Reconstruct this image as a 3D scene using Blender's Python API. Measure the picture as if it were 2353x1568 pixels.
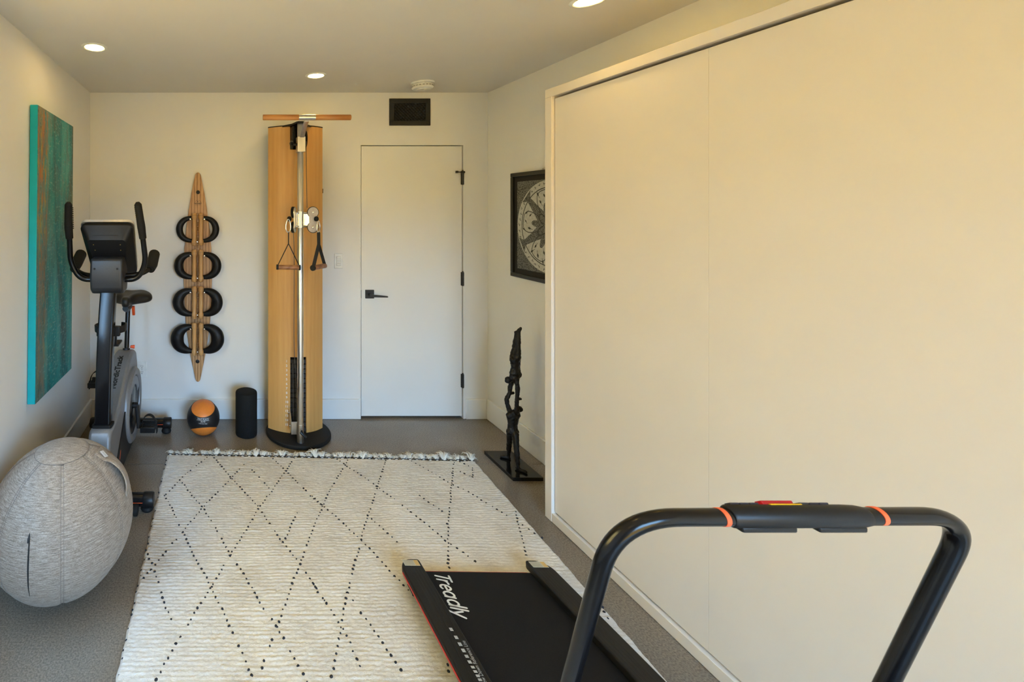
import bpy, bmesh, math, random
import numpy as np
from mathutils import Vector, Matrix, noise as mnoise

random.seed(7)
for _o in list(bpy.data.objects):
    bpy.data.objects.remove(_o, do_unlink=True)
SC = bpy.context.scene
COL = SC.collection
PI = math.pi

# ------------------------------------------------------------------ camera
FPX, U0, V0, CAMZ = 1040.0, 511.0, 479.0, 1.58      # focal length / principal point of the 2353x1568 frame
W, H = 2353.0, 1568.0
cam_d = bpy.data.cameras.new('camera')
cam_d.sensor_fit = 'HORIZONTAL'
cam_d.sensor_width = 36.0
cam_d.lens = FPX / W * 36.0
cam_d.shift_x = (W / 2 - U0) / W
cam_d.shift_y = -(H / 2 - V0) / W
cam_d.clip_start = 0.02
cam_d.dof.use_dof = True
cam_d.dof.focus_distance = 2.9
cam_d.dof.aperture_fstop = 10.0
cam = bpy.data.objects.new('camera', cam_d)
cam.location = (0, 0, CAMZ)
cam.rotation_euler = (PI / 2, 0, 0)
COL.objects.link(cam)
SC.camera = cam

# ------------------------------------------------------------------ world: blue sky above, sunlit warm terrace below the horizon (seen through the garden doors behind the camera)
SKY_COL, SKY_K = (0.33, 0.62, 1.0), 25.0
GROUND_COL, GROUND_K = (1.0, 0.69, 0.20), 5.2
world = bpy.data.worlds.new('sky')
SC.world = world
world.use_nodes = True
_wt = world.node_tree
_bg = _wt.nodes['Background']
_tc = _wt.nodes.new('ShaderNodeTexCoord')
_sp = _wt.nodes.new('ShaderNodeSeparateXYZ')
_mr = _wt.nodes.new('ShaderNodeMapRange')
_mr.inputs['From Min'].default_value = 0.05
_mr.inputs['From Max'].default_value = 0.12
_mx = _wt.nodes.new('ShaderNodeMix')
_mx.data_type = 'RGBA'
_mx.inputs[6].default_value = tuple(c * GROUND_K for c in GROUND_COL) + (1,)
_mx.inputs[7].default_value = tuple(c * SKY_K for c in SKY_COL) + (1,)
_wt.links.new(_tc.outputs['Generated'], _sp.inputs[0])
_wt.links.new(_sp.outputs['Z'], _mr.inputs[0])
_wt.links.new(_mr.outputs[0], _mx.inputs[0])
_wt.links.new(_mx.outputs[2], _bg.inputs[0])
_bg.inputs[1].default_value = 1.0
LAMP_COL = (1.0, 0.66, 0.20)
LAMP_STRENGTH = 50.0
SC.view_settings.view_transform = 'Standard'
SC.view_settings.look = 'None'
SC.view_settings.gamma = 1.0
SC.view_settings.use_curve_mapping = False
SC.view_settings.exposure = 0.03
SC.cycles.use_denoising = True
SC.cycles.max_bounces = 6
SC.cycles.diffuse_bounces = 4
SC.cycles.glossy_bounces = 3
SC.cycles.transmission_bounces = 1
SC.cycles.transparent_max_bounces = 2
SC.cycles.caustics_reflective = False
SC.cycles.caustics_refractive = False
SC.cycles.use_adaptive_sampling = True
SC.cycles.adaptive_threshold = 0.15
SC.cycles.adaptive_min_samples = 16
SC.cycles.use_light_tree = False
SC.cycles.sample_clamp_indirect = 8.0

# room numbers
XL, XR, YB, YF, ZC = -0.994, 1.994, 3.40, -1.35, 2.45
OPEN_X0, OPEN_X1, OPEN_Z1 = 0.25, 1.75, 2.12       # garden door in the wall behind the camera
LWY0, LWY1, LWZ0, LWZ1 = 0.75, 1.72, 1.00, 2.05     # window in the left wall, beside the camera


def portal(name, loc, rot, sx, sy):
    l = bpy.data.lights.new(name, 'AREA')
    l.shape = 'RECTANGLE'
    l.size, l.size_y = sx, sy
    l.cycles.is_portal = True
    o = bpy.data.objects.new(name, l)
    o.location = loc
    o.rotation_euler = rot
    COL.objects.link(o)


SUN_STRENGTH = 22.0
_sd = bpy.data.lights.new('sun', 'SUN')
_sd.energy = SUN_STRENGTH
_sd.color = (1.0, 0.90, 0.74)
_sd.angle = math.radians(0.5)
_so = bpy.data.objects.new('sun', _sd)
_so.rotation_euler = (0, math.radians(48), 0)         # shines over the roof on to the added bounce wall outside
COL.objects.link(_so)
portal('garden_door_portal', ((OPEN_X0 + OPEN_X1) / 2, YF - 0.10, OPEN_Z1 / 2), (PI / 2, 0, 0), OPEN_X1 - OPEN_X0, OPEN_Z1)
portal('side_door_portal', (XL - 0.10, (LWY0 + LWY1) / 2, (LWZ0 + LWZ1) / 2), (PI / 2, 0, -PI / 2), LWY1 - LWY0, LWZ1 - LWZ0)


def P(u, v, Y):
    return Vector(((u - U0) * Y / FPX, Y, CAMZ - (v - V0) * Y / FPX))


def F(u, v, z=0.0):
    Y = FPX * (CAMZ - z) / (v - V0)
    return Vector(((u - U0) * Y / FPX, Y, z))


# ------------------------------------------------------------------ materials
MATS = {}


def new_mat(name):
    m = bpy.data.materials.new(name)
    m.use_nodes = True
    nt = m.node_tree
    b = nt.nodes['Principled BSDF']
    MATS[name] = m
    return m, nt, b


def N(nt, typ, **kw):
    n = nt.nodes.new(typ)
    for k, v in kw.items():
        if k.startswith('i_'):
            n.inputs[k[2:].replace('_', ' ')].default_value = v
        else:
            setattr(n, k, v)
    return n


def ramp(nt, stops, interp='LINEAR'):
    r = nt.nodes.new('ShaderNodeValToRGB')
    r.color_ramp.interpolation = interp
    e = r.color_ramp.elements
    while len(e) < len(stops):
        e.new(0.5)
    for k, (p, c) in enumerate(stops):
        e[k].position = p
        e[k].color = (c[0], c[1], c[2], 1)
    return r


def simple(name, col, rough=0.5, metal=0.0, var=0.08, scale=30.0, bump=0.0, bscale=None, stretch=(1, 1, 1), coat=0.0, spec=0.5, aniso=0.0):
    m, nt, b = new_mat(name)
    L = nt.links.new
    tc = N(nt, 'ShaderNodeTexCoord')
    mp = N(nt, 'ShaderNodeMapping')
    mp.inputs['Scale'].default_value = stretch
    L(tc.outputs['Object'], mp.inputs[0])
    nz = N(nt, 'ShaderNodeTexNoise')
    nz.inputs['Scale'].default_value = scale
    nz.inputs['Detail'].default_value = 4
    L(mp.outputs[0], nz.inputs['Vector'])
    lo = tuple(c * (1 - var) for c in col)
    hi = tuple(min(1, c * (1 + var)) for c in col)
    r = ramp(nt, [(0.3, lo), (0.7, hi)])
    L(nz.outputs['Fac'], r.inputs[0])
    L(r.outputs[0], b.inputs['Base Color'])
    b.inputs['Roughness'].default_value = rough
    b.inputs['Metallic'].default_value = metal
    b.inputs['Specular IOR Level'].default_value = spec
    if coat:
        b.inputs['Coat Weight'].default_value = coat
        b.inputs['Coat Roughness'].default_value = 0.1
    if aniso:
        b.inputs['Anisotropic'].default_value = aniso
    if bump:
        bp = N(nt, 'ShaderNodeBump')
        bp.inputs['Strength'].default_value = bump
        bp.inputs['Distance'].default_value = 0.002
        if bscale:
            n2 = N(nt, 'ShaderNodeTexNoise')
            n2.inputs['Scale'].default_value = bscale
            n2.inputs['Detail'].default_value = 3
            L(mp.outputs[0], n2.inputs['Vector'])
            L(n2.outputs['Fac'], bp.inputs['Height'])
        else:
            L(nz.outputs['Fac'], bp.inputs['Height'])
        L(bp.outputs[0], b.inputs['Normal'])
    return m


WALL = simple('wall_paint', (0.80, 0.795, 0.775), 0.7, var=0.01, scale=6)
CEIL = simple('ceiling_paint', (0.72, 0.70, 0.66), 0.8, var=0.01, scale=6)
TRIM = simple('trim_paint', (0.80, 0.80, 0.78), 0.35, var=0.01, scale=8)
BEDP = simple('bed_cabinet_paint', (0.80, 0.742, 0.67), 0.33, var=0.012, scale=5)
BLACK_METAL = simple('black_metal', (0.012, 0.012, 0.013), 0.4, var=0.2, scale=60)
BLACK_GLOSS = simple('black_gloss_paint', (0.005, 0.005, 0.006), 0.2, var=0.2, scale=60, spec=0.35)
BLACK_PLASTIC = simple('black_plastic', (0.008, 0.008, 0.009), 0.42, var=0.15, scale=200, bump=0.05, spec=0.35)
CONSOLE_GREY = simple('charcoal_plastic', (0.022, 0.023, 0.026), 0.38, var=0.1, scale=200, bump=0.05)
RUBBER = simple('black_rubber', (0.008, 0.008, 0.008), 0.7, var=0.2, scale=120, bump=0.2, spec=0.3)
FOAM = simple('black_foam', (0.008, 0.009, 0.010), 0.8, var=0.35, scale=260, bump=0.5, bscale=320, spec=0.2)
LEATHER = simple('black_leather', (0.005, 0.005, 0.006), 0.42, var=0.2, scale=90, bump=0.3, bscale=160, spec=0.25)
SILVER = simple('silver_plastic', (0.23, 0.235, 0.25), 0.42, 0.35, var=0.04, scale=80)
STEEL = simple('brushed_steel', (0.62, 0.59, 0.54), 0.28, 1.0, var=0.08, scale=60, stretch=(1, 1, 0.05))
CHEEK = simple('satin_steel', (0.34, 0.30, 0.265), 0.5, 0.9, var=0.08, scale=60)
CHROME = simple('polished_steel', (0.75, 0.74, 0.72), 0.14, 1.0, var=0.04, scale=60)
CABLE = simple('grey_cable', (0.10, 0.095, 0.09), 0.5, 0.3)
ORANGE_PL = simple('orange_plastic', (0.85, 0.10, 0.02), 0.4)
ORANGE_RUB = simple('orange_rubber', (0.80, 0.235, 0.035), 0.42, var=0.05, scale=40, bump=0.15, bscale=300)
BALL_BLACK = simple('black_ball_rubber', (0.010, 0.010, 0.012), 0.45, var=0.2, scale=200, bump=0.2, bscale=300)
PRINT_WHITE = simple('white_print', (0.78, 0.78, 0.76), 0.5)
PRINT_GREY = simple('grey_print', (0.42, 0.42, 0.42), 0.5)
PRINT_BLACK = simple('black_print', (0.01, 0.01, 0.01), 0.5)
WHITE_PL = simple('white_plastic', (0.80, 0.80, 0.77), 0.35)
SLOT = simple('dark_slot', (0.006, 0.006, 0.006), 0.8)
RED = simple('red_plastic', (0.45, 0.0, 0.008), 0.25)
YELLOW = simple('yellow_plastic', (0.80, 0.42, 0.0), 0.4)
BAND_OR = simple('orange_band', (0.95, 0.14, 0.04), 0.45)
RED_TRIM = simple('red_trim', (0.55, 0.03, 0.03), 0.4)
BELT = simple('treadmill_belt', (0.006, 0.006, 0.007), 0.65, var=0.3, scale=300, bump=0.3, bscale=500, spec=0.2)
RAIL = simple('treadmill_rail', (0.008, 0.0078, 0.0075), 0.5, var=0.1, scale=100, spec=0.3)
STICKER = simple('sticker_paper', (0.50, 0.48, 0.39), 0.5)
STICKER_OR = simple('sticker_amber', (0.62, 0.42, 0.16), 0.5)
BRONZE = simple('dark_bronze', (0.012, 0.011, 0.011), 0.42, 0.5, var=0.4, scale=40, bump=0.9, bscale=70)
PLATE = simple('black_stone_plate', (0.006, 0.006, 0.006), 0.12, var=0.2, scale=40)
FRAME_BLK = simple('black_frame_wood', (0.012, 0.011, 0.010), 0.42, var=0.2, scale=60)
MAT_BLK = simple('black_mat_board', (0.010, 0.009, 0.009), 0.85)
STRAP = simple('black_webbing', (0.008, 0.008, 0.009), 0.8, bump=0.3, scale=300)
SHADOW = simple('reveal_shade', (0.02, 0.018, 0.016), 0.9)
PATIO = simple('patio_concrete', (0.42, 0.39, 0.35), 0.8, var=0.1, scale=5)
KNOT = simple('dark_wool', (0.015, 0.016, 0.022), 0.9)
FRINGE = simple('fringe_wool', (0.74, 0.69, 0.60), 0.9, var=0.12, scale=30)
TAGM = simple('tag_fabric', (0.62, 0.62, 0.64), 0.8)


def wood(name, c1, c2, c3, scale=9.0, stretch=(1, 1, 0.06), rough=0.38, wmix=0.4):
    m, nt, b = new_mat(name)
    L = nt.links.new
    tc = N(nt, 'ShaderNodeTexCoord')
    mp = N(nt, 'ShaderNodeMapping')
    mp.inputs['Scale'].default_value = stretch
    L(tc.outputs['Object'], mp.inputs[0])
    n1 = N(nt, 'ShaderNodeTexNoise')
    n1.inputs['Scale'].default_value = scale
    n1.inputs['Detail'].default_value = 6
    n1.inputs['Distortion'].default_value = 0.9
    L(mp.outputs[0], n1.inputs['Vector'])
    w = N(nt, 'ShaderNodeTexWave')
    w.wave_type = 'BANDS'
    w.bands_direction = 'X'
    w.inputs['Scale'].default_value = scale * 1.2
    w.inputs['Distortion'].default_value = 5.0
    w.inputs['Detail'].default_value = 3
    w.inputs['Detail Scale'].default_value = 1.2
    L(mp.outputs[0], w.inputs['Vector'])
    n2 = N(nt, 'ShaderNodeTexNoise')
    n2.inputs['Scale'].default_value = scale * 14
    n2.inputs['Detail'].default_value = 3
    L(mp.outputs[0], n2.inputs['Vector'])
    mx = N(nt, 'ShaderNodeMix', data_type='FLOAT')
    mx.inputs[0].default_value = wmix
    L(n1.outputs['Fac'], mx.inputs[2])
    L(w.outputs['Fac'], mx.inputs[3])
    mx2 = N(nt, 'ShaderNodeMix', data_type='FLOAT')
    mx2.inputs[0].default_value = 0.25
    L(mx.outputs[0], mx2.inputs[2])
    L(n2.outputs['Fac'], mx2.inputs[3])
    r = ramp(nt, [(0.28, c1), (0.5, c2), (0.72, c3)])
    L(mx2.outputs[0], r.inputs[0])
    L(r.outputs[0], b.inputs['Base Color'])
    b.inputs['Roughness'].default_value = rough
    bp = N(nt, 'ShaderNodeBump')
    bp.inputs['Strength'].default_value = 0.08
    bp.inputs['Distance'].default_value = 0.001
    L(n2.outputs['Fac'], bp.inputs['Height'])
    L(bp.outputs[0], b.inputs['Normal'])
    return m


OAK = wood('oak_veneer', (0.53, 0.265, 0.075), (0.62, 0.335, 0.105), (0.68, 0.39, 0.135), scale=5, stretch=(1.6, 0.4, 0.09), wmix=0.10, rough=0.45)
ASH = wood('ash_board', (0.27, 0.125, 0.045), (0.51, 0.28, 0.12), (0.60, 0.36, 0.175), scale=8, stretch=(1.5, 0.3, 0.22), wmix=0.42)
TURNED = wood('turned_ash', (0.44, 0.22, 0.07), (0.56, 0.31, 0.115), (0.64, 0.38, 0.16), scale=20, stretch=(1, 1, 0.12))
CHERRY_X = wood('cherry_bar', (0.36, 0.14, 0.035), (0.50, 0.21, 0.06), (0.58, 0.28, 0.09), scale=16, stretch=(0.06, 1, 1))
WALNUT_GRIP = wood('walnut_grip', (0.20, 0.085, 0.035), (0.30, 0.135, 0.06), (0.36, 0.17, 0.08), scale=30, stretch=(0.15, 1, 1))


def concrete():
    m, nt, b = new_mat('polished_concrete')
    L = nt.links.new
    tc = N(nt, 'ShaderNodeTexCoord')
    n1 = N(nt, 'ShaderNodeTexNoise'); n1.inputs['Scale'].default_value = 1.6; n1.inputs['Detail'].default_value = 3; n1.inputs['Roughness'].default_value = 0.5
    n2 = N(nt, 'ShaderNodeTexNoise'); n2.inputs['Scale'].default_value = 160; n2.inputs['Detail'].default_value = 2
    vo = N(nt, 'ShaderNodeTexVoronoi'); vo.inputs['Scale'].default_value = 150
    for n in (n1, n2, vo):
        L(tc.outputs['Object'], n.inputs['Vector'])
    r1 = ramp(nt, [(0.28, (0.190, 0.155, 0.118)), (0.52, (0.240, 0.199, 0.155)), (0.75, (0.290, 0.246, 0.196))])
    L(n1.outputs['Fac'], r1.inputs[0])
    r2 = ramp(nt, [(0.35, (0.62, 0.62, 0.62)), (0.55, (1, 1, 1)), (0.72, (1.28, 1.27, 1.25))])
    L(n2.outputs['Fac'], r2.inputs[0])
    mx = N(nt, 'ShaderNodeMix', data_type='RGBA', blend_type='MULTIPLY'); mx.inputs[0].default_value = 0.8
    L(r1.outputs[0], mx.inputs[6]); L(r2.outputs[0], mx.inputs[7])
    r3 = ramp(nt, [(0.0, (0.25, 0.25, 0.25)), (0.16, (0.45, 0.45, 0.45)), (0.24, (1, 1, 1))])
    L(vo.outputs['Distance'], r3.inputs[0])
    n3 = N(nt, 'ShaderNodeTexNoise'); n3.inputs['Scale'].default_value = 30
    L(tc.outputs['Object'], n3.inputs['Vector'])
    n3.inputs['Scale'].default_value = 4.0
    r4 = ramp(nt, [(0.2, (0.12, 0.12, 0.12)), (0.8, (0.42, 0.42, 0.42))])
    L(n3.outputs['Fac'], r4.inputs[0])
    mx2 = N(nt, 'ShaderNodeMix', data_type='RGBA', blend_type='MULTIPLY')
    L(r4.outputs[0], mx2.inputs[0]); L(mx.outputs[2], mx2.inputs[6]); L(r3.outputs[0], mx2.inputs[7])
    L(mx2.outputs[2], b.inputs['Base Color'])
    b.inputs['Roughness'].default_value = 0.21
    b.inputs['Specular IOR Level'].default_value = 0.5
    bp = N(nt, 'ShaderNodeBump'); bp.inputs['Strength'].default_value = 0.04; bp.inputs['Distance'].default_value = 0.001
    L(n2.outputs['Fac'], bp.inputs['Height']); L(bp.outputs[0], b.inputs['Normal'])
    return m


CONC = concrete()


def painting_mat():
    m, nt, b = new_mat('abstract_teal_paint')
    L = nt.links.new
    tc = N(nt, 'ShaderNodeTexCoord')
    sep = N(nt, 'ShaderNodeSeparateXYZ')
    L(tc.outputs['Object'], sep.inputs[0])

    def nz(scale, stretch, detail=6, rough=0.65, dist=0.0):
        mp = N(nt, 'ShaderNodeMapping'); mp.inputs['Scale'].default_value = stretch
        L(tc.outputs['Object'], mp.inputs[0])
        n = N(nt, 'ShaderNodeTexNoise'); n.inputs['Scale'].default_value = scale; n.inputs['Detail'].default_value = detail
        n.inputs['Roughness'].default_value = rough; n.inputs['Distortion'].default_value = dist
        L(mp.outputs[0], n.inputs['Vector'])
        return n

    def over(fac, under, col):
        mx = N(nt, 'ShaderNodeMix', data_type='RGBA')
        L(fac, mx.inputs[0]); L(under, mx.inputs[6])
        if isinstance(col, tuple): mx.inputs[7].default_value = (*col, 1)
        else: L(col, mx.inputs[7])
        return mx.outputs[2]

    def mask(n, lo, hi, top=1.0):
        r = ramp(nt, [(lo, (0, 0, 0)), (hi, (top,) * 3)])
        L(n.outputs['Fac'], r.inputs[0])
        return r.outputs[0]

    def times(a, c):
        mm = N(nt, 'ShaderNodeMath', operation='MULTIPLY'); L(a, mm.inputs[0]); L(c, mm.inputs[1])
        return mm.outputs[0]
    band = nz(9.0, (0.1, 1.0, 0.13), 5, 0.65, 0.3)            # vertical sweeps
    cloud = nz(3.2, (0.1, 1.6, 0.8), 5, 0.7)
    base = ramp(nt, [(0.36, (0.004, 0.095, 0.105)), (0.45, (0.004, 0.190, 0.205)), (0.54, (0.012, 0.285, 0.295)), (0.64, (0.09, 0.38, 0.37))])
    L(band.outputs['Fac'], base.inputs[0])
    c0 = base.outputs[0]
    zt = N(nt, 'ShaderNodeMapRange'); zt.inputs['From Min'].default_value = -0.35; zt.inputs['From Max'].default_value = 0.75
    zt.inputs['To Min'].default_value = 0.25; zt.inputs['To Max'].default_value = 1.0
    L(sep.outputs['Z'], zt.inputs[0])
    c0 = over(times(mask(cloud, 0.43, 0.58, 0.85), zt.outputs[0]), c0, (0.135, 0.135, 0.115))                              # worn grey-brown fields
    c0 = over(mask(nz(34.0, (0.1, 1.0, 0.16), 5, 0.75), 0.52, 0.66, 0.85), c0, (0.02, 0.31, 0.32))    # teal streaks
    c0 = over(mask(nz(46.0, (0.1, 1.0, 0.40), 4, 0.7, 0.5), 0.60, 0.68, 0.8), c0, (0.015, 0.045, 0.045))   # dark chips
    c0 = over(mask(nz(55.0, (0.1, 0.55, 1.5), 4, 0.7, 0.4), 0.55, 0.66, 0.75), c0, (0.22, 0.42, 0.40))   # pale sideways scrapes
    c0 = over(mask(nz(40.0, (0.1, 0.8, 0.7), 4, 0.7, 0.6), 0.60, 0.70, 0.55), c0, (0.17, 0.13, 0.10))    # brown flecks
    # rust and ochre column along the near edge (local y -0.28 .. 0.28)
    colm = ramp(nt, [(0.0, (0.35,) * 3), (0.05, (0.95,) * 3), (0.20, (0.95,) * 3), (0.30, (0.05,) * 3), (0.93, (0.0,) * 3), (1.0, (0.55,) * 3)])
    mr = N(nt, 'ShaderNodeMapRange'); mr.inputs['From Min'].default_value = -0.28; mr.inputs['From Max'].default_value = 0.28
    L(sep.outputs['Y'], mr.inputs[0]); L(mr.outputs[0], colm.inputs[0])
    c0 = over(times(colm.outputs[0], mask(nz(24.0, (0.1, 1.0, 0.25), 4, 0.7), 0.42, 0.56, 0.85)), c0, (0.17, 0.20, 0.165))
    zr = ramp(nt, [(0.0, (0.2,) * 3), (0.35, (0.45,) * 3), (0.75, (1.0,) * 3), (1.0, (1.0,) * 3)])
    zm = N(nt, 'ShaderNodeMapRange'); zm.inputs['From Min'].default_value = -0.77; zm.inputs['From Max'].default_value = 0.77
    L(sep.outputs['Z'], zm.inputs[0]); L(zm.outputs[0], zr.inputs[0])
    hot = times(times(colm.outputs[0], zr.outputs[0]), mask(nz(20.0, (0.1, 2.2, 0.40), 6, 0.8, 0.3), 0.47, 0.56))
    och = ramp(nt, [(0.42, (0.48, 0.135, 0.025)), (0.52, (0.44, 0.17, 0.04)), (0.60, (0.46, 0.30, 0.03))])
    L(nz(7.0, (0.1, 2.0, 0.5), 3).outputs['Fac'], och.inputs[0])
    c0 = over(hot, c0, och.outputs[0])
    L(c0, b.inputs['Base Color'])
    b.inputs['Roughness'].default_value = 0.5
    b.inputs['Specular IOR Level'].default_value = 0.3
    bp = N(nt, 'ShaderNodeBump'); bp.inputs['Strength'].default_value = 0.4; bp.inputs['Distance'].default_value = 0.002
    L(nz(50.0, (0.1, 0.8, 0.8), 4).outputs['Fac'], bp.inputs['Height']); L(bp.outputs[0], b.inputs['Normal'])
    return m


PAINTING = painting_mat()
TURQ = simple('turquoise_canvas_edge', (0.0, 0.45, 0.52), 0.5, var=0.04, scale=20)


def fabric_mat():
    m, nt, b = new_mat('heathered_greige_fabric')
    L = nt.links.new
    tc = N(nt, 'ShaderNodeTexCoord')

    def nz(scale, stretch, detail=3):
        mp = N(nt, 'ShaderNodeMapping'); mp.inputs['Scale'].default_value = stretch
        L(tc.outputs['UV'], mp.inputs[0])
        n = N(nt, 'ShaderNodeTexNoise'); n.inputs['Scale'].default_value = scale; n.inputs['Detail'].default_value = detail
        L(mp.outputs[0], n.inputs['Vector'])
        return n
    a = nz(150, (0.30, 1.6, 1))
    c = nz(520, (0.5, 1.0, 1), 2)
    mx = N(nt, 'ShaderNodeMix', data_type='FLOAT'); mx.inputs[0].default_value = 0.45
    L(a.outputs['Fac'], mx.inputs[2]); L(c.outputs['Fac'], mx.inputs[3])
    r = ramp(nt, [(0.36, (0.150, 0.116, 0.088)), (0.50, (0.275, 0.222, 0.178)), (0.64, (0.43, 0.362, 0.298))])
    L(mx.outputs[0], r.inputs[0]); L(r.outputs[0], b.inputs['Base Color'])
    b.inputs['Roughness'].default_value = 0.9
    b.inputs['Sheen Weight'].default_value = 0.06
    bp = N(nt, 'ShaderNodeBump'); bp.inputs['Strength'].default_value = 0.5; bp.inputs['Distance'].default_value = 0.002
    L(mx.outputs[0], bp.inputs['Height']); L(bp.outputs[0], b.inputs['Normal'])
    return m


FABRIC = fabric_mat()
SEAM = simple('seam_thread_shade', (0.20, 0.165, 0.14), 0.9)  # darker than the cover: crease shade put into the thread colour


def rug_mat():
    m, nt, b = new_mat('ivory_wool_pile')
    L = nt.links.new
    tc = N(nt, 'ShaderNodeTexCoord')

    def nz(scale, stretch, detail=4):
        mp = N(nt, 'ShaderNodeMapping'); mp.inputs['Scale'].default_value = stretch
        L(tc.outputs['Object'], mp.inputs[0])
        n = N(nt, 'ShaderNodeTexNoise'); n.inputs['Scale'].default_value = scale; n.inputs['Detail'].default_value = detail
        L(mp.outputs[0], n.inputs['Vector'])
        return n
    a = nz(5, (1, 1, 1), 5)
    c = nz(95, (0.45, 1.5, 1), 3)
    f = nz(420, (1, 1, 1), 2)
    mx = N(nt, 'ShaderNodeMix', data_type='FLOAT'); mx.inputs[0].default_value = 0.5
    L(a.outputs['Fac'], mx.inputs[2]); L(c.outputs['Fac'], mx.inputs[3])
    r = ramp(nt, [(0.33, (0.57, 0.53, 0.475)), (0.5, (0.69, 0.655, 0.60)), (0.65, (0.77, 0.745, 0.70))])
    L(mx.outputs[0], r.inputs[0]); L(r.outputs[0], b.inputs['Base Color'])
    b.inputs['Roughness'].default_value = 0.95
    b.inputs['Sheen Weight'].default_value = 0.05
    ad = N(nt, 'ShaderNodeMath', operation='ADD'); L(c.outputs['Fac'], ad.inputs[0]); L(f.outputs['Fac'], ad.inputs[1])
    bp = N(nt, 'ShaderNodeBump'); bp.inputs['Strength'].default_value = 0.35; bp.inputs['Distance'].default_value = 0.003
    L(ad.outputs[0], bp.inputs['Height']); L(bp.outputs[0], b.inputs['Normal'])
    return m


RUGM = rug_mat()


def lamp_mat():
    m, nt, b = new_mat('warm_lamp_lens')
    em = N(nt, 'ShaderNodeEmission')
    em.inputs[0].default_value = (*LAMP_COL, 1)
    em.inputs[1].default_value = LAMP_STRENGTH
    nt.links.new(em.outputs[0], nt.nodes['Material Output'].inputs[0])
    return m


LENS = lamp_mat()


def mandala_paper():
    m, nt, b = new_mat('ink_drawing_paper')
    L = nt.links.new
    tc = N(nt, 'ShaderNodeTexCoord')
    n = N(nt, 'ShaderNodeTexNoise'); n.inputs['Scale'].default_value = 60
    L(tc.outputs['Object'], n.inputs['Vector'])
    r = ramp(nt, [(0.3, (0.42, 0.42, 0.38)), (0.7, (0.56, 0.56, 0.51))])
    L(n.outputs['Fac'], r.inputs[0]); L(r.outputs[0], b.inputs['Base Color'])
    b.inputs['Roughness'].default_value = 0.6
    return m


PAPER = mandala_paper()


def stipple_mat():
    m, nt, b = new_mat('ink_stipple')
    L = nt.links.new
    tc = N(nt, 'ShaderNodeTexCoord')
    v = N(nt, 'ShaderNodeTexVoronoi'); v.inputs['Scale'].default_value = 130; v.feature = 'DISTANCE_TO_EDGE'
    L(tc.outputs['Object'], v.inputs['Vector'])
    r = ramp(nt, [(0.0, (0.035, 0.035, 0.032)), (0.10, (0.06, 0.06, 0.055)), (0.22, (0.24, 0.24, 0.215))])
    L(v.outputs['Distance'], r.inputs[0]); L(r.outputs[0], b.inputs['Base Color'])
    b.inputs['Roughness'].default_value = 0.6
    return m


STIPPLE = stipple_mat()
INK = simple('drawing_ink', (0.03, 0.03, 0.028), 0.6)


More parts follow.
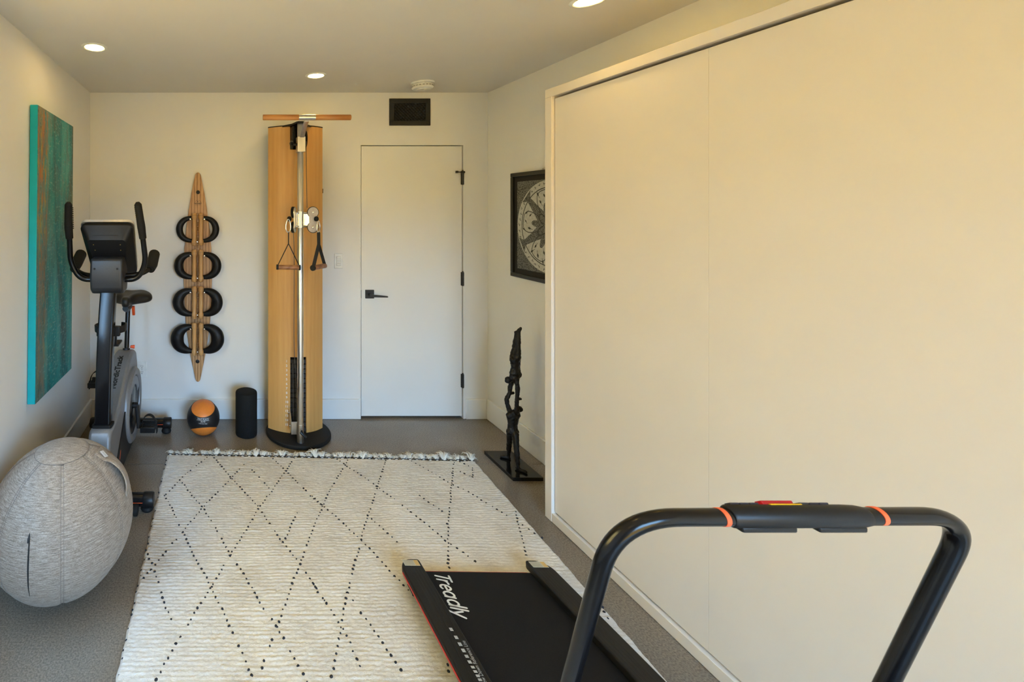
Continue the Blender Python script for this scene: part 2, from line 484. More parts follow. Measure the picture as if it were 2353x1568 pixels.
# ------------------------------------------------------------------ mesh builder
class MB:
    def __init__(self):
        self.v, self.f = [], []

    def add(self, verts, faces):
        o = len(self.v)
        self.v += [Vector(p) for p in verts]
        self.f += [tuple(i + o for i in q) for q in faces]
        return self

    def box(self, a, b):
        x0, y0, z0 = a; x1, y1, z1 = b
        return self.add([(x0, y0, z0), (x1, y0, z0), (x1, y1, z0), (x0, y1, z0), (x0, y0, z1), (x1, y0, z1), (x1, y1, z1), (x0, y1, z1)],
                        [(3, 2, 1, 0), (4, 5, 6, 7), (0, 1, 5, 4), (1, 2, 6, 5), (2, 3, 7, 6), (3, 0, 4, 7)])

    def obox(self, c, size, M=None):
        hx, hy, hz = (s / 2 for s in size)
        pts = [Vector(p) for p in ((-hx, -hy, -hz), (hx, -hy, -hz), (hx, hy, -hz), (-hx, hy, -hz), (-hx, -hy, hz), (hx, -hy, hz), (hx, hy, hz), (-hx, hy, hz))]
        if M is not None:
            pts = [M @ p for p in pts]
        return self.add([Vector(c) + p for p in pts], [(3, 2, 1, 0), (4, 5, 6, 7), (0, 1, 5, 4), (1, 2, 6, 5), (2, 3, 7, 6), (3, 0, 4, 7)])

    def tube(self, pts, r, n=12, cap=True, prof=None, up=None):
        """sweep a circle (or profile list of (a,b)) along pts with radius r (number or list)"""
        pts = [Vector(p) for p in pts]
        R = r if isinstance(r, (list, tuple)) else [r] * len(pts)
        prof = prof or [(math.cos(2 * PI * k / n), math.sin(2 * PI * k / n)) for k in range(n)]
        n = len(prof)
        verts, faces = [], []
        T = []
        for i in range(len(pts)):
            if i == 0: t = pts[1] - pts[0]
            elif i == len(pts) - 1: t = pts[-1] - pts[-2]
            else: t = (pts[i + 1] - pts[i]).normalized() + (pts[i] - pts[i - 1]).normalized()
            T.append(t.normalized() if t.length > 1e-9 else Vector((0, 0, 1)))
        a = Vector(up) if up is not None else (Vector((1, 0, 0)) if abs(T[0].x) < 0.8 else Vector((0, 1, 0)))
        for i, p in enumerate(pts):
            a = (a - T[i] * a.dot(T[i])).normalized()
            bb = T[i].cross(a)
            for (ca, cb) in prof:
                verts.append(p + (a * ca + bb * cb) * R[i])
        for i in range(len(pts) - 1):
            for k in range(n):
                k2 = (k + 1) % n
                faces.append((i * n + k, i * n + k2, (i + 1) * n + k2, (i + 1) * n + k))
        if cap:
            faces.append(tuple(range(n - 1, -1, -1)))
            faces.append(tuple((len(pts) - 1) * n + k for k in range(n)))
        return self.add(verts, faces)

    def lathe(self, prof, c=(0, 0, 0), axis='Z', n=32, M=None):
        """prof: list of (r, h) revolved about the axis; poles closed where r == 0"""
        verts, faces, rows = [], [], []
        for (r, h) in prof:
            if r < 1e-7:
                rows.append([len(verts)]); verts.append(Vector((0, 0, h)))
            else:
                rows.append(list(range(len(verts), len(verts) + n)))
                verts += [Vector((r * math.cos(2 * PI * k / n), r * math.sin(2 * PI * k / n), h)) for k in range(n)]
        for i in range(len(rows) - 1):
            A, B = rows[i], rows[i + 1]
            for k in range(n):
                k2 = (k + 1) % n
                if len(A) == 1 and len(B) == 1: continue
                if len(A) == 1: faces.append((A[0], B[k2], B[k]))
                elif len(B) == 1: faces.append((A[k], A[k2], B[0]))
                else: faces.append((A[k], A[k2], B[k2], B[k]))
        if axis == 'X': R = Matrix(((0, 0, 1), (1, 0, 0), (0, 1, 0)))
        elif axis == 'Y': R = Matrix(((0, 1, 0), (0, 0, 1), (1, 0, 0)))
        else: R = Matrix.Identity(3)
        if M is not None: R = M
        return self.add([Vector(c) + R @ p for p in verts], faces)

    def prism(self, poly, lo, hi, axis='X'):
        """extrude a 2-D polygon: axis X -> poly is (y,z); Y -> (x,z); Z -> (x,y)"""
        def mk(p, h):
            return {'X': (h, p[0], p[1]), 'Y': (p[0], h, p[1]), 'Z': (p[0], p[1], h)}[axis]
        n = len(poly)
        v = [mk(p, lo) for p in poly] + [mk(p, hi) for p in poly]
        f = [tuple(range(n - 1, -1, -1)), tuple(range(n, 2 * n))]
        f += [(k, (k + 1) % n, n + (k + 1) % n, n + k) for k in range(n)]
        return self.add(v, f)

    def build(self, name, mat, parent=None, smooth=35, bevel=0.0, seg=2, origin=None, subsurf=0, fix=True):
        po = parent.get('_o') if parent is not None else None
        pw = Vector(po) if po is not None else Vector((0, 0, 0))
        ow = Vector(origin) if origin is not None else (pw if parent is not None else Vector((0, 0, 0)))
        me = bpy.data.meshes.new(name)
        me.from_pydata([tuple(p - ow) for p in self.v], [], self.f)
        if fix:
            bm = bmesh.new(); bm.from_mesh(me)
            bmesh.ops.recalc_face_normals(bm, faces=bm.faces)
            bm.to_mesh(me); bm.free()
        me.update()
        if smooth:
            me.shade_smooth()
            me.set_sharp_from_angle(angle=math.radians(smooth))
        me.materials.append(mat)
        o = bpy.data.objects.new(name, me)
        COL.objects.link(o)
        if parent is not None:
            o.parent = parent
        o.location = ow - pw
        o['_o'] = tuple(ow)
        if bevel:
            md = o.modifiers.new('bevel', 'BEVEL'); md.width = bevel; md.segments = seg; md.limit_method = 'ANGLE'; md.angle_limit = math.radians(35)
            md.harden_normals = False
        if subsurf:
            md = o.modifiers.new('subdivision', 'SUBSURF'); md.levels = subsurf; md.render_levels = subsurf
        return o


def thing(name, loc, label, cat, group=None):
    o = bpy.data.objects.new(name, None)
    o.empty_display_size = 0.05
    COL.objects.link(o)
    o.location = loc
    o['_o'] = tuple(loc)
    return tag(o, label, cat, group)


def tag(o, label=None, cat=None, group=None, kind=None):
    if label: o['label'] = label
    if cat: o['category'] = cat
    if group: o['group'] = group
    if kind: o['kind'] = kind
    return o


def copy_part(o, parent, loc):
    c = o.copy(); COL.objects.link(c); c.parent = parent; c.location = loc
    return c


def bezier(pts, n=12):
    """Catmull-Rom through pts"""
    pts = [Vector(p) for p in pts]
    out = []
    for i in range(len(pts) - 1):
        p0 = pts[max(i - 1, 0)]; p1 = pts[i]; p2 = pts[i + 1]; p3 = pts[min(i + 2, len(pts) - 1)]
        for k in range(n):
            t = k / n
            out.append(0.5 * ((2 * p1) + (p2 - p0) * t + (2 * p0 - 5 * p1 + 4 * p2 - p3) * t * t + (3 * p1 - p0 - 3 * p2 + p3) * t ** 3))
    out.append(pts[-1])
    return out


def fillet(pts, rad, n=8):
    """polyline with rounded corners (rad a number or list for the inner points)"""
    pts = [Vector(p) for p in pts]
    out = [pts[0]]
    for i in range(1, len(pts) - 1):
        r = rad[i - 1] if isinstance(rad, (list, tuple)) else rad
        a = (pts[i - 1] - pts[i]); b = (pts[i + 1] - pts[i])
        d = min(r, a.length * 0.49, b.length * 0.49)
        pa = pts[i] + a.normalized() * d; pb = pts[i] + b.normalized() * d
        for k in range(n + 1):
            t = k / n
            out.append(pa * (1 - t) ** 2 + pts[i] * 2 * t * (1 - t) + pb * t * t)
    out.append(pts[-1])
    return out


def text_geo(s, size, shear=0.0, bold=0.0, align='CENTER', spacing=1.0):
    """flat text as 2-D points + triangles"""
    cu = bpy.data.curves.new('lettering', 'FONT')
    cu.body = s; cu.size = size; cu.shear = shear; cu.offset = bold; cu.align_x = align; cu.align_y = 'CENTER'; cu.space_character = spacing
    cu.resolution_u = 3
    ob = bpy.data.objects.new('lettering', cu); COL.objects.link(ob)
    dg = bpy.context.evaluated_depsgraph_get()
    me = bpy.data.meshes.new_from_object(ob.evaluated_get(dg))
    v = [(p.co.x, p.co.y) for p in me.vertices]
    f = [tuple(p.vertices) for p in me.polygons]
    bpy.data.objects.remove(ob, do_unlink=True); bpy.data.meshes.remove(me); bpy.data.curves.remove(cu)
    return v, f


def add_text(mb, s, size, fn, **kw):
    v, f = text_geo(s, size, **kw)
    mb.add([fn(x, y) for x, y in v], f)
    return mb


def strokes(mb, polys, width, fn, n=8):
    """flat pen strokes with round caps mapped through fn(x,y)->3-D"""
    for pl in polys:
        pl = [Vector((p[0], p[1])) for p in pl]
        Lf, Rt = [], []
        for i, p in enumerate(pl):
            if i == 0: t = pl[1] - pl[0]
            elif i == len(pl) - 1: t = pl[-1] - pl[-2]
            else: t = (pl[i + 1] - pl[i]).normalized() + (pl[i] - pl[i - 1]).normalized()
            t.normalize()
            nrm = Vector((-t.y, t.x)) * width / 2
            Lf.append(p + nrm); Rt.append(p - nrm)
        v = Lf + Rt; k = len(pl)
        f = [(i, i + 1, k + i + 1, k + i) for i in range(k - 1)]
        mb.add([fn(q.x, q.y) for q in v], f)
        for p in (pl[0], pl[-1]):
            ring = [fn(p.x + width / 2 * math.cos(2 * PI * j / n), p.y + width / 2 * math.sin(2 * PI * j / n)) for j in range(n)]
            mb.add(ring, [tuple(range(n))])
    return mb


def arcpts(cx, cy, rx, ry, a0, a1, n=14):
    return [(cx + rx * math.cos(math.radians(a0 + (a1 - a0) * k / n)), cy + ry * math.sin(math.radians(a0 + (a1 - a0) * k / n))) for k in range(n + 1)]


# ================================================================== ROOM SHELL
JY = 2.795                                            # control joint across the floor
JX = -0.42
fl = MB()
for (x0, x1) in ((XL - 0.1, XR + 0.1),):
    for (y0, y1) in ((YF - 0.1, JY - 0.002), (JY + 0.002, YB + 0.15)):
        fl.box((x0, y0, -0.08), (x1, y1, 0.0))
fl.box((XL - 0.1, YF - 0.1, -0.12), (XR + 0.1, YB + 0.15, -0.004))
tag(fl.build('floor', CONC, smooth=0), 'polished grey-brown concrete floor with a saw-cut joint', 'floor', kind='structure')

DX0, DX1, DZ1 = P(829, 0, YB).x, P(1064, 0, YB).x, P(0, 334, YB).z       # door opening
wb = MB()
wb.box((XL - 0.12, YB, 0), (DX0, YB + 0.1, ZC)).box((DX1, YB, 0), (XR + 0.12, YB + 0.1, ZC)).box((DX0, YB, DZ1), (DX1, YB + 0.1, ZC))
wb.box((XL - 0.12, YB + 0.1, 0), (XR + 0.12, YB + 0.16, ZC))
tag(wb.build('wall_back', WALL, smooth=0), 'white painted end wall with the flush door', 'wall', kind='structure')
wl = MB()
wl.box((XL - 0.12, YF - 0.12, 0), (XL, LWY0, ZC)).box((XL - 0.12, LWY1, 0), (XL, YB, ZC)).box((XL - 0.12, LWY0, LWZ1), (XL, LWY1, ZC)).box((XL - 0.12, LWY0, 0), (XL, LWY1, LWZ0))
tag(wl.build('wall_left', WALL, smooth=0), 'white painted long wall behind the teal canvas', 'wall', kind='structure')
tag(MB().box((XR, YF - 0.12, 0), (XR + 0.12, YB, ZC)).build('wall_right', WALL, smooth=0), 'white painted long wall behind the white wall bed', 'wall', kind='structure')
wf = MB()
wf.box((XL, YF - 0.12, 0), (OPEN_X0, YF, ZC)).box((OPEN_X1, YF - 0.12, 0), (XR, YF, ZC)).box((OPEN_X0, YF - 0.12, OPEN_Z1), (OPEN_X1, YF, ZC))
tag(wf.build('wall_front', WALL, smooth=0), 'white painted wall with a wide garden door opening behind the camera', 'wall', kind='structure')
tag(MB().box((XL - 0.12, YF - 0.12, ZC), (XR + 0.12, YB + 0.16, ZC + 0.1)).build('ceiling', CEIL, smooth=0), 'plain pale plaster ceiling with recessed lights', 'ceiling', kind='structure')
BOUNCE_WALL = simple('warm_bounce_wall', (0.72, 0.50, 0.17), 0.85, var=0.05, scale=4, bump=0.2, bscale=90)  # unseen wall added to bounce warm sun inside and block sky
tag(MB().box((-4.7, -7.0, -0.1), (-4.4, 9.0, 7.5)).build('wall_bounce', BOUNCE_WALL, smooth=0), 'unseen ochre wall added outside the side window to bounce warm sun and block sky', 'wall', kind='structure')
gf = MB()
for x in (OPEN_X0, OPEN_X1 - 0.05):
    gf.box((x, YF - 0.1, 0), (x + 0.05, YF - 0.04, OPEN_Z1))
gf.box((OPEN_X0 + 0.05, YF - 0.1, OPEN_Z1 - 0.05), (OPEN_X1 - 0.05, YF - 0.04, OPEN_Z1))
tag(gf.build('trim_2', BLACK_METAL, bevel=0.002), 'black metal frame of the open garden door', 'door frame', kind='structure')

# baseboards
BH, BT = 0.150, 0.016
def baseboard(name, poly_fn, label):
    tag(poly_fn.build(name, TRIM, bevel=0.004, smooth=40), label, 'baseboard', kind='structure')
JAMB1 = P(1069, 0, YB).x
baseboard('baseboard_back', MB().box((XL + BT, YB - BT, 0.001), (DX0 - 0.002, YB, BH)), 'tall white baseboard along the end wall left of the door')
baseboard('baseboard_back.001', MB().box((JAMB1, YB - BT, 0.001), (XR - BT, YB, BH)), 'short piece of white baseboard between door and right corner')
baseboard('baseboard_left', MB().box((XL, YF, 0.001), (XL + BT, YB, BH)), 'tall white baseboard along the wall under the teal canvas')
baseboard('baseboard_right', MB().box((XR - BT, 2.33, 0.001), (XR, YB, BH)), 'tall white baseboard behind the acrobat sculpture')

# door frame (flush jamb) and door
jb = MB()
t = 0.016
jb.box((DX1 - 0.0, YB - 0.004, 0), (JAMB1, YB + 0.001, DZ1 + t * 0.7))
jb.box((DX0, YB - 0.004, DZ1 - 0.0), (DX1, YB + 0.001, DZ1 + t * 0.7))
jb.box((DX0 - 0.006, YB - 0.004, 0), (DX0, YB + 0.001, DZ1 + t * 0.7))
jb.box((DX0, YB + 0.048, 0), (DX0 + 0.012, YB + 0.08, DZ1)).box((DX1 - 0.012, YB + 0.048, 0), (DX1, YB + 0.08, DZ1)).box((DX0, YB + 0.048, DZ1 - 0.012), (DX1, YB + 0.08, DZ1))
tag(jb.build('trim_1', TRIM, smooth=0), 'slim white jamb around the flush door', 'door frame', kind='structure')
dz0 = P(0, 957, YB).z
door = MB().box((DX0 + 0.005, YB + 0.003, dz0), (DX1 - 0.006, YB + 0.047, DZ1 - 0.006)).build('door_1', simple('door_paint', (0.80, 0.795, 0.77), 0.4, var=0.008, scale=5), bevel=0.0015, origin=(DX0, YB, 0))
tag(door, 'plain white flush interior door with black lever handle', 'door', kind='structure')
# lever handle
c = P(849, 676, YB)
MB().box((c.x - 0.032, YB - 0.010, c.z - 0.032), (c.x + 0.032, YB + 0.003, c.z + 0.032)).build('handle_rose', BLACK_METAL, door, bevel=0.0015)
lv = MB().tube([(c.x, YB - 0.008, c.z), (c.x, YB - 0.045, c.z)], 0.010, 14)
lv.prism([(c.x - 0.014, c.z - 0.012), (c.x + 0.02, c.z - 0.014), (c.x + 0.118, c.z - 0.016), (c.x + 0.122, c.z - 0.011), (c.x + 0.118, c.z - 0.006), (c.x + 0.02, c.z + 0.004), (c.x - 0.014, c.z + 0.012)], YB - 0.056, YB - 0.044, 'Y')
lv.build('lever', BLACK_METAL, door, bevel=0.0015)
MB().box((DX0 + 0.0005, YB - 0.001, c.z - 0.03), (DX0 + 0.0045, YB + 0.02, c.z + 0.03)).build('latch_plate', BLACK_METAL, door)
for hv in (409, 641, 875):
    p = P(1062.5, hv, YB)
    hg = MB().tube([(p.x, YB - 0.006, p.z - 0.052), (p.x, YB - 0.006, p.z + 0.052)], 0.0075, 14)
    for zz in (-0.032, 0.0, 0.032):
        hg.tube([(p.x, YB - 0.006, p.z + zz - 0.0145), (p.x, YB - 0.006, p.z + zz + 0.0145)], 0.0085, 14)
    hg.tube([(p.x, YB - 0.006, p.z + 0.052), (p.x, YB - 0.006, p.z + 0.058)], 0.005, 10)
    hg.box((p.x - 0.011, YB - 0.004, p.z - 0.05), (p.x + 0.009, YB + 0.002, p.z + 0.05))
    hg.build('hinge', BLACK_METAL, door)
p = P(1062, 396, YB)
ds = MB().tube([(p.x + 0.012, YB - 0.012, p.z), (p.x - 0.012, YB - 0.012, p.z)], 0.008, 12)
ds.tube([(p.x - 0.01, YB - 0.013, p.z), (p.x - 0.045, YB - 0.024, p.z)], 0.0035, 8)
ds.tube([(p.x - 0.045, YB - 0.03, p.z), (p.x - 0.062, YB - 0.024, p.z)], 0.009, 12)
ds.tube([(p.x, YB - 0.006, p.z - 0.012), (p.x, YB - 0.008, p.z + 0.006)], 0.011, 12)
ds.build('hinge_door_stop', BLACK_METAL, door)

# ================================================================== RECESSED LIGHTS
def downlight(x, y, label):
    t = thing('recessed_light', (x, y, ZC), label, 'ceiling light', 'recessed ceiling lights')
    MB().lathe([(0.050, -0.0015), (0.050, -0.004), (0.054, -0.006), (0.064, -0.004), (0.068, -0.0005), (0.066, 0.0), (0.05, 0.0)], (x, y, ZC), n=40).build('trim_ring', WHITE_PL, t)
    MB().lathe([(0, -0.003), (0.0495, -0.003), (0.0495, -0.0005), (0, -0.0005)], (x, y, ZC), n=40).build('lens', LENS, t, smooth=0)
KC = FPX * (ZC - CAMZ)
def ceilxy(u, v):
    Y = KC / (V0 - v)
    return ((u - U0) * Y / FPX, Y)
downlight(*ceilxy(217, 108), 'lit round recessed light above the exercise bike near the teal canvas')
downlight(*ceilxy(726, 173), 'lit round recessed light above the cable machine, nearest the end wall')
downlight(*ceilxy(1353, 1), 'lit round recessed light cut by the top edge above the wall bed')
downlight(0.35, 1.20, 'lit round recessed light just outside the top of the picture')
downlight(-0.45, -0.15, 'lit round recessed light behind the camera near the left wall')

# ================================================================== SMOKE DETECTOR
sx, sy = ceilxy(971, 190)
sd = thing('smoke_detector', (sx, sy, ZC), 'round white smoke detector on the ceiling above the vent', 'smoke detector')
MB().lathe([(0, -0.012), (0.074, -0.012), (0.077, -0.008), (0.077, 0), (0, 0)], (sx, sy, ZC), n=40).build('base_plate', WHITE_PL, sd)
MB().lathe([(0.066, -0.0119), (0.071, -0.018), (0.070, -0.036), (0.062, -0.044), (0.040, -0.047), (0.038, -0.051), (0, -0.052)], (sx, sy, ZC), n=40).build('cover', WHITE_PL, sd)
sl = MB()
for k in range(20):
    a = 2 * PI * k / 20
    M = Matrix.Rotation(a, 3, 'Z')
    sl.obox(Vector((sx, sy, ZC - 0.028)) + M @ Vector((0.0708, 0, 0)), (0.002, 0.014, 0.006), M)
sl.build('vent_slots', simple('slot_grey', (0.35, 0.34, 0.32), 0.6), sd)
MB().lathe([(0.012, -0.05), (0.011, -0.054), (0, -0.055)], (sx + 0.015, sy - 0.01, ZC), n=20).build('test_button', WHITE_PL, sd)

# ================================================================== WALL VENT
v0, v1 = P(894, 289, YB), P(988, 227, YB)
vt = thing('wall_vent', ((v0.x + v1.x) / 2, YB, v0.z), 'black metal lattice vent grille above the door', 'vent')
fw = 0.036
fr = MB()
fr.box((v0.x, YB - 0.010, v0.z), (v1.x, YB, v0.z + fw)).box((v0.x, YB - 0.010, v1.z - fw), (v1.x, YB, v1.z))
fr.box((v0.x, YB - 0.010, v0.z + fw), (v0.x + fw, YB, v1.z - fw)).box((v1.x - fw, YB - 0.010, v0.z + fw), (v1.x, YB, v1.z - fw))
fr.build('frame', BLACK_METAL, vt, bevel=0.002)
MB().box((v0.x + fw * 0.8, YB - 0.0015, v0.z + fw * 0.8), (v1.x - fw * 0.8, YB, v1.z - fw * 0.8)).build('duct_shade', SLOT, vt)  # black plate on the wall painted in for shade inside the duct
lat = MB()
ix0, ix1, iz0, iz1 = v0.x + fw, v1.x - fw, v0.z + fw, v1.z - fw
step = 0.024
for s in (1, -1):
    k = ix0 - (iz1 - iz0)
    while k < ix1 + (iz1 - iz0):
        # line x = k + s*(z-iz0) clipped to the inner rectangle
        za, zb = iz0, iz1
        xa, xb = (k, k + (iz1 - iz0)) if s == 1 else (k + (iz1 - iz0), k)
        pts = []
        d = Vector((xb - xa, 0, zb - za))
        t0, t1 = 0.0, 1.0
        if d.x > 0: t0, t1 = max(t0, (ix0 - xa) / d.x), min(t1, (ix1 - xa) / d.x)
        else: t0, t1 = max(t0, (ix1 - xa) / d.x), min(t1, (ix0 - xa) / d.x)
        if t1 - t0 > 0.05:
            a = Vector((xa, YB - 0.005 - 0.001 * s, za)) + d * t0; b = Vector((xa, YB - 0.005 - 0.001 * s, za)) + d * t1
            lat.tube([a, b], 0.0032, 4, up=(0, 1, 0))
        k += step
lat.build('lattice', BLACK_METAL, vt, smooth=0)
for (uu, vv) in ((900, 233), (982, 233), (900, 283), (982, 283)):
    q = P(uu, vv, YB)
    MB().lathe([(0.004, 0), (0.003, -0.002), (0, -0.0025)], (q.x, YB - 0.010, q.z), 'Y', 10).build('screw', BLACK_METAL, vt)

# ================================================================== SWITCH AND OUTLET
a, b = P(768, 617, YB), P(787.5, 583, YB)
sw = thing('light_switch', ((a.x + b.x) / 2, YB, a.z), 'white wall switch plate between cable machine and door', 'light switch')
cx, cz = (a.x + b.x) / 2, (a.z + b.z) / 2
MB().box((a.x, YB - 0.006, a.z), (b.x, YB, b.z)).build('plate', WHITE_PL, sw, bevel=0.003)
MB().box((cx - 0.018, YB - 0.008, cz - 0.035), (cx + 0.018, YB - 0.005, cz + 0.035)).build('rocker_frame', simple('switch_grey', (0.66, 0.66, 0.64), 0.4), sw, bevel=0.001)
for k in range(4):
    zz = cz - 0.026 + k * 0.0173
    MB().box((cx - 0.0145, YB - 0.0105, zz - 0.0068), (cx + 0.0145, YB - 0.0075, zz + 0.0068)).build('key', WHITE_PL, sw, bevel=0.0015)
a, b = P(317, 866, YB), P(336, 831, YB)
cx, cz = (a.x + b.x) / 2, (a.z + b.z) / 2
ot = thing('power_outlet', (cx, YB, a.z), 'white duplex power outlet low on the wall behind the bike', 'outlet')
MB().box((cx - 0.036, YB - 0.006, cz - 0.058), (cx + 0.036, YB, cz + 0.058)).build('plate', WHITE_PL, ot, bevel=0.003)
for s in (1, -1):
    r = MB().box((cx - 0.017, YB - 0.009, cz + s * 0.021 - 0.0165), (cx + 0.017, YB - 0.005, cz + s * 0.021 + 0.0165)).build('receptacle', WHITE_PL, ot, bevel=0.004)
    h = MB()
    zc = cz + s * 0.021
    h.box((cx - 0.0075, YB - 0.0096, zc - 0.001), (cx - 0.0050, YB - 0.0088, zc + 0.008)).box((cx + 0.0050, YB - 0.0096, zc), (cx + 0.0075, YB - 0.0088, zc + 0.007))
    h.lathe([(0.003, 0), (0.003, -0.0006), (0, -0.0006)], (cx, YB - 0.009, zc - 0.008), 'Y', 10)
    h.build('slots', SLOT, r)
MB().lathe([(0.003, 0), (0.002, -0.001), (0, -0.0012)], (cx, YB - 0.006, cz), 'Y', 10).build('screw', SILVER, ot)

# ================================================================== TEAL CANVAS
ca = thing('canvas_painting', (XL, 2.58, 0.58), 'tall abstract teal and rust canvas with turquoise edges on the left wall', 'painting')
cy, cz_, hw, hh, th = 2.587, 1.343, 0.276, 0.765, 0.040
body = MB().box((XL + 0.004, cy - hw, cz_ - hh), (XL + 0.004 + th, cy + hw, cz_ + hh)).build('stretched_canvas', TURQ, ca, bevel=0.003, origin=(XL, cy, cz_))
fc = MB().box((XL + 0.0044 + th, cy - hw + 0.002, cz_ - hh + 0.002), (XL + 0.0056 + th, cy + hw - 0.002, cz_ + hh - 0.002)).build('painted_face', PAINTING, ca, smooth=0, origin=(XL, cy, cz_))
for o in (body, fc):
    o.rotation_euler = (math.radians(-1.3), 0, 0)

# ================================================================== FRAMED DRAWING on the right wall
FX = XR
fy0, fy1, fz0, fz1 = 2.40, 3.095, 1.119, 1.818
fa = thing('framed_drawing', (FX, (fy0 + fy1) / 2, fz0), 'black framed ink mandala drawing half hidden by the wall bed', 'framed picture')
fw = 0.026
f1 = MB()
f1.box((FX - 0.026, fy0, fz0), (FX - 0.001, fy1, fz0 + fw)).box((FX - 0.026, fy0, fz1 - fw), (FX - 0.001, fy1, fz1))
f1.box((FX - 0.026, fy0, fz0 + fw), (FX - 0.001, fy0 + fw, fz1 - fw)).box((FX - 0.026, fy1 - fw, fz0 + fw), (FX - 0.001, fy1, fz1 - fw))
f1.build('frame', FRAME_BLK, fa, bevel=0.003)
MB().box((FX - 0.014, fy0 + fw, fz0 + fw), (FX - 0.001, fy1 - fw, fz1 - fw)).build('mat_board', MAT_BLK, fa, smooth=0)
mw = 0.058
fyc, fzc = (fy0 + fy1) / 2, (fz0 + fz1) / 2
hs = (fy1 - fy0) / 2 - mw
paper = MB().box((FX - 0.0155, fyc - hs, fzc - hs), (FX - 0.0135, fyc + hs, fzc + hs)).build('drawing', STIPPLE, fa, smooth=0, origin=(FX, fyc, fzc))
def D(x, y, k=0):                       # drawing plane: x along -Y (to the right as seen), y up
    return (FX - 0.0157 - 0.0002 * k, fyc - x, fzc + y)
def disc2(mb, poly, k):
    mb.add([D(x, y, k) for x, y in poly], [tuple(range(len(poly)))])
pl = MB()
disc2(pl, arcpts(0, 0, hs * 0.985, hs * 0.985, 0, 360, 48)[:-1], 1)
pl.build('pale_disc', PAPER, paper, smooth=0, fix=False)
ink = MB()
mdr = random.Random(3)
ringR = hs * 0.83
strokes(ink, [arcpts(0, 0, ringR, ringR, 0, 360, 48)], 0.006, lambda x, y: D(x, y, 2))
webb = MB()
for k in range(5):                      # dark webs between five pale petals
    a = math.radians(-8 + 72 * k)
    def rp(r, da):
        return (r * math.cos(a + da), r * math.sin(a + da))
    disc2(webb, [rp(0.05, -0.5), rp(0.10, -0.42), rp(0.15, -0.20), rp(ringR, -0.075), rp(hs * 0.97, -0.20), rp(hs * 0.97, 0.20), rp(ringR, 0.075), rp(0.15, 0.20), rp(0.10, 0.42), rp(0.05, 0.5)], 2)
    b_ = a + math.radians(36)
    # petal outline and tongues
    pet = []
    for j in range(25):
        tt = j / 24 * 2 - 1
        rr = 0.09 + (ringR - 0.012 - 0.09) * (1 - abs(tt) ** 4)
        ta = tt * 0.50
        pet.append((rr * math.cos(b_ + ta), rr * math.sin(b_ + ta)))
    strokes(ink, [pet], 0.005, lambda x, y: D(x, y, 3))
    disc2(webb, [((0.10 + 0.05 * math.cos(q)) * math.cos(b_) - 0.022 * math.sin(q) * math.sin(b_), (0.10 + 0.05 * math.cos(q)) * math.sin(b_) + 0.022 * math.sin(q) * math.cos(b_)) for q in [2 * PI * j / 12 for j in range(12)]], 3)
    for (r0_, da) in ((0.17, -0.26), (0.165, 0.24), (0.20, 0.0), (0.215, -0.27), (0.22, 0.25)):   # leaf marks
        r_ = r0_ + mdr.uniform(-0.006, 0.006); an = b_ + mdr.uniform(-0.9, 0.9); L_ = mdr.uniform(0.011, 0.018)
        px, py = r_ * math.cos(b_ + da), r_ * math.sin(b_ + da)
        lf = [(px + L_ * math.cos(an), py + L_ * math.sin(an)), (px - 0.45 * L_ * math.sin(an), py + 0.45 * L_ * math.cos(an)), (px - L_ * math.cos(an), py - L_ * math.sin(an)), (px + 0.45 * L_ * math.sin(an), py - 0.45 * L_ * math.cos(an))]
        disc2(ink, lf, 4)
        strokes(ink, [[(px, py), (px - 1.7 * L_ * math.cos(an), py - 1.7 * L_ * math.sin(an))]], 0.003, lambda x, y: D(x, y, 4))
for k in range(44):                     # little glyph marks in the outer ring
    a = 2 * PI * k / 44
    r_ = hs * 0.91; px, py = r_ * math.cos(a), r_ * math.sin(a)
    an = mdr.uniform(0, 2 * PI)
    strokes(ink, [[(px, py), (px + 0.012 * math.cos(an), py + 0.012 * math.sin(an))], [(px, py), (px + 0.008 * math.cos(an + 1.6), py + 0.008 * math.sin(an + 1.6))]], 0.004, lambda x, y: D(x, y, 4))
star = []
for j in range(60):
    q = 2 * PI * j / 60
    star.append(((0.072 + 0.03 * math.cos(5 * q + 0.7)) * math.cos(q), (0.072 + 0.03 * math.cos(5 * q + 0.7)) * math.sin(q)))
st = MB(); disc2(st, star, 5); st.build('centre_star', STIPPLE, paper, smooth=0, fix=False)
strokes(ink, [star + [star[0]]], 0.008, lambda x, y: D(x, y, 6))
disc2(ink, [((0.012 + 0.006 * math.cos(5 * 2 * PI * j / 20)) * math.cos(2 * PI * j / 20), (0.012 + 0.006 * math.cos(5 * 2 * PI * j / 20)) * math.sin(2 * PI * j / 20)) for j in range(20)], 6)
webb.build('stippled_webs', STIPPLE, paper, smooth=0, fix=False)
ink.build('ink_lines', INK, paper, smooth=0, fix=False)
MB().tube([(FX - 0.012, 2.765, fz1 - 0.001), (FX - 0.012, 2.765, fz1 + 0.012), (FX - 0.006, 2.775, fz1 + 0.014)], 0.004, 8).tube([(FX - 0.012, 2.80, fz1 - 0.001), (FX - 0.012, 2.80, fz1 + 0.010)], 0.004, 8).build('hanger', STEEL, fa)

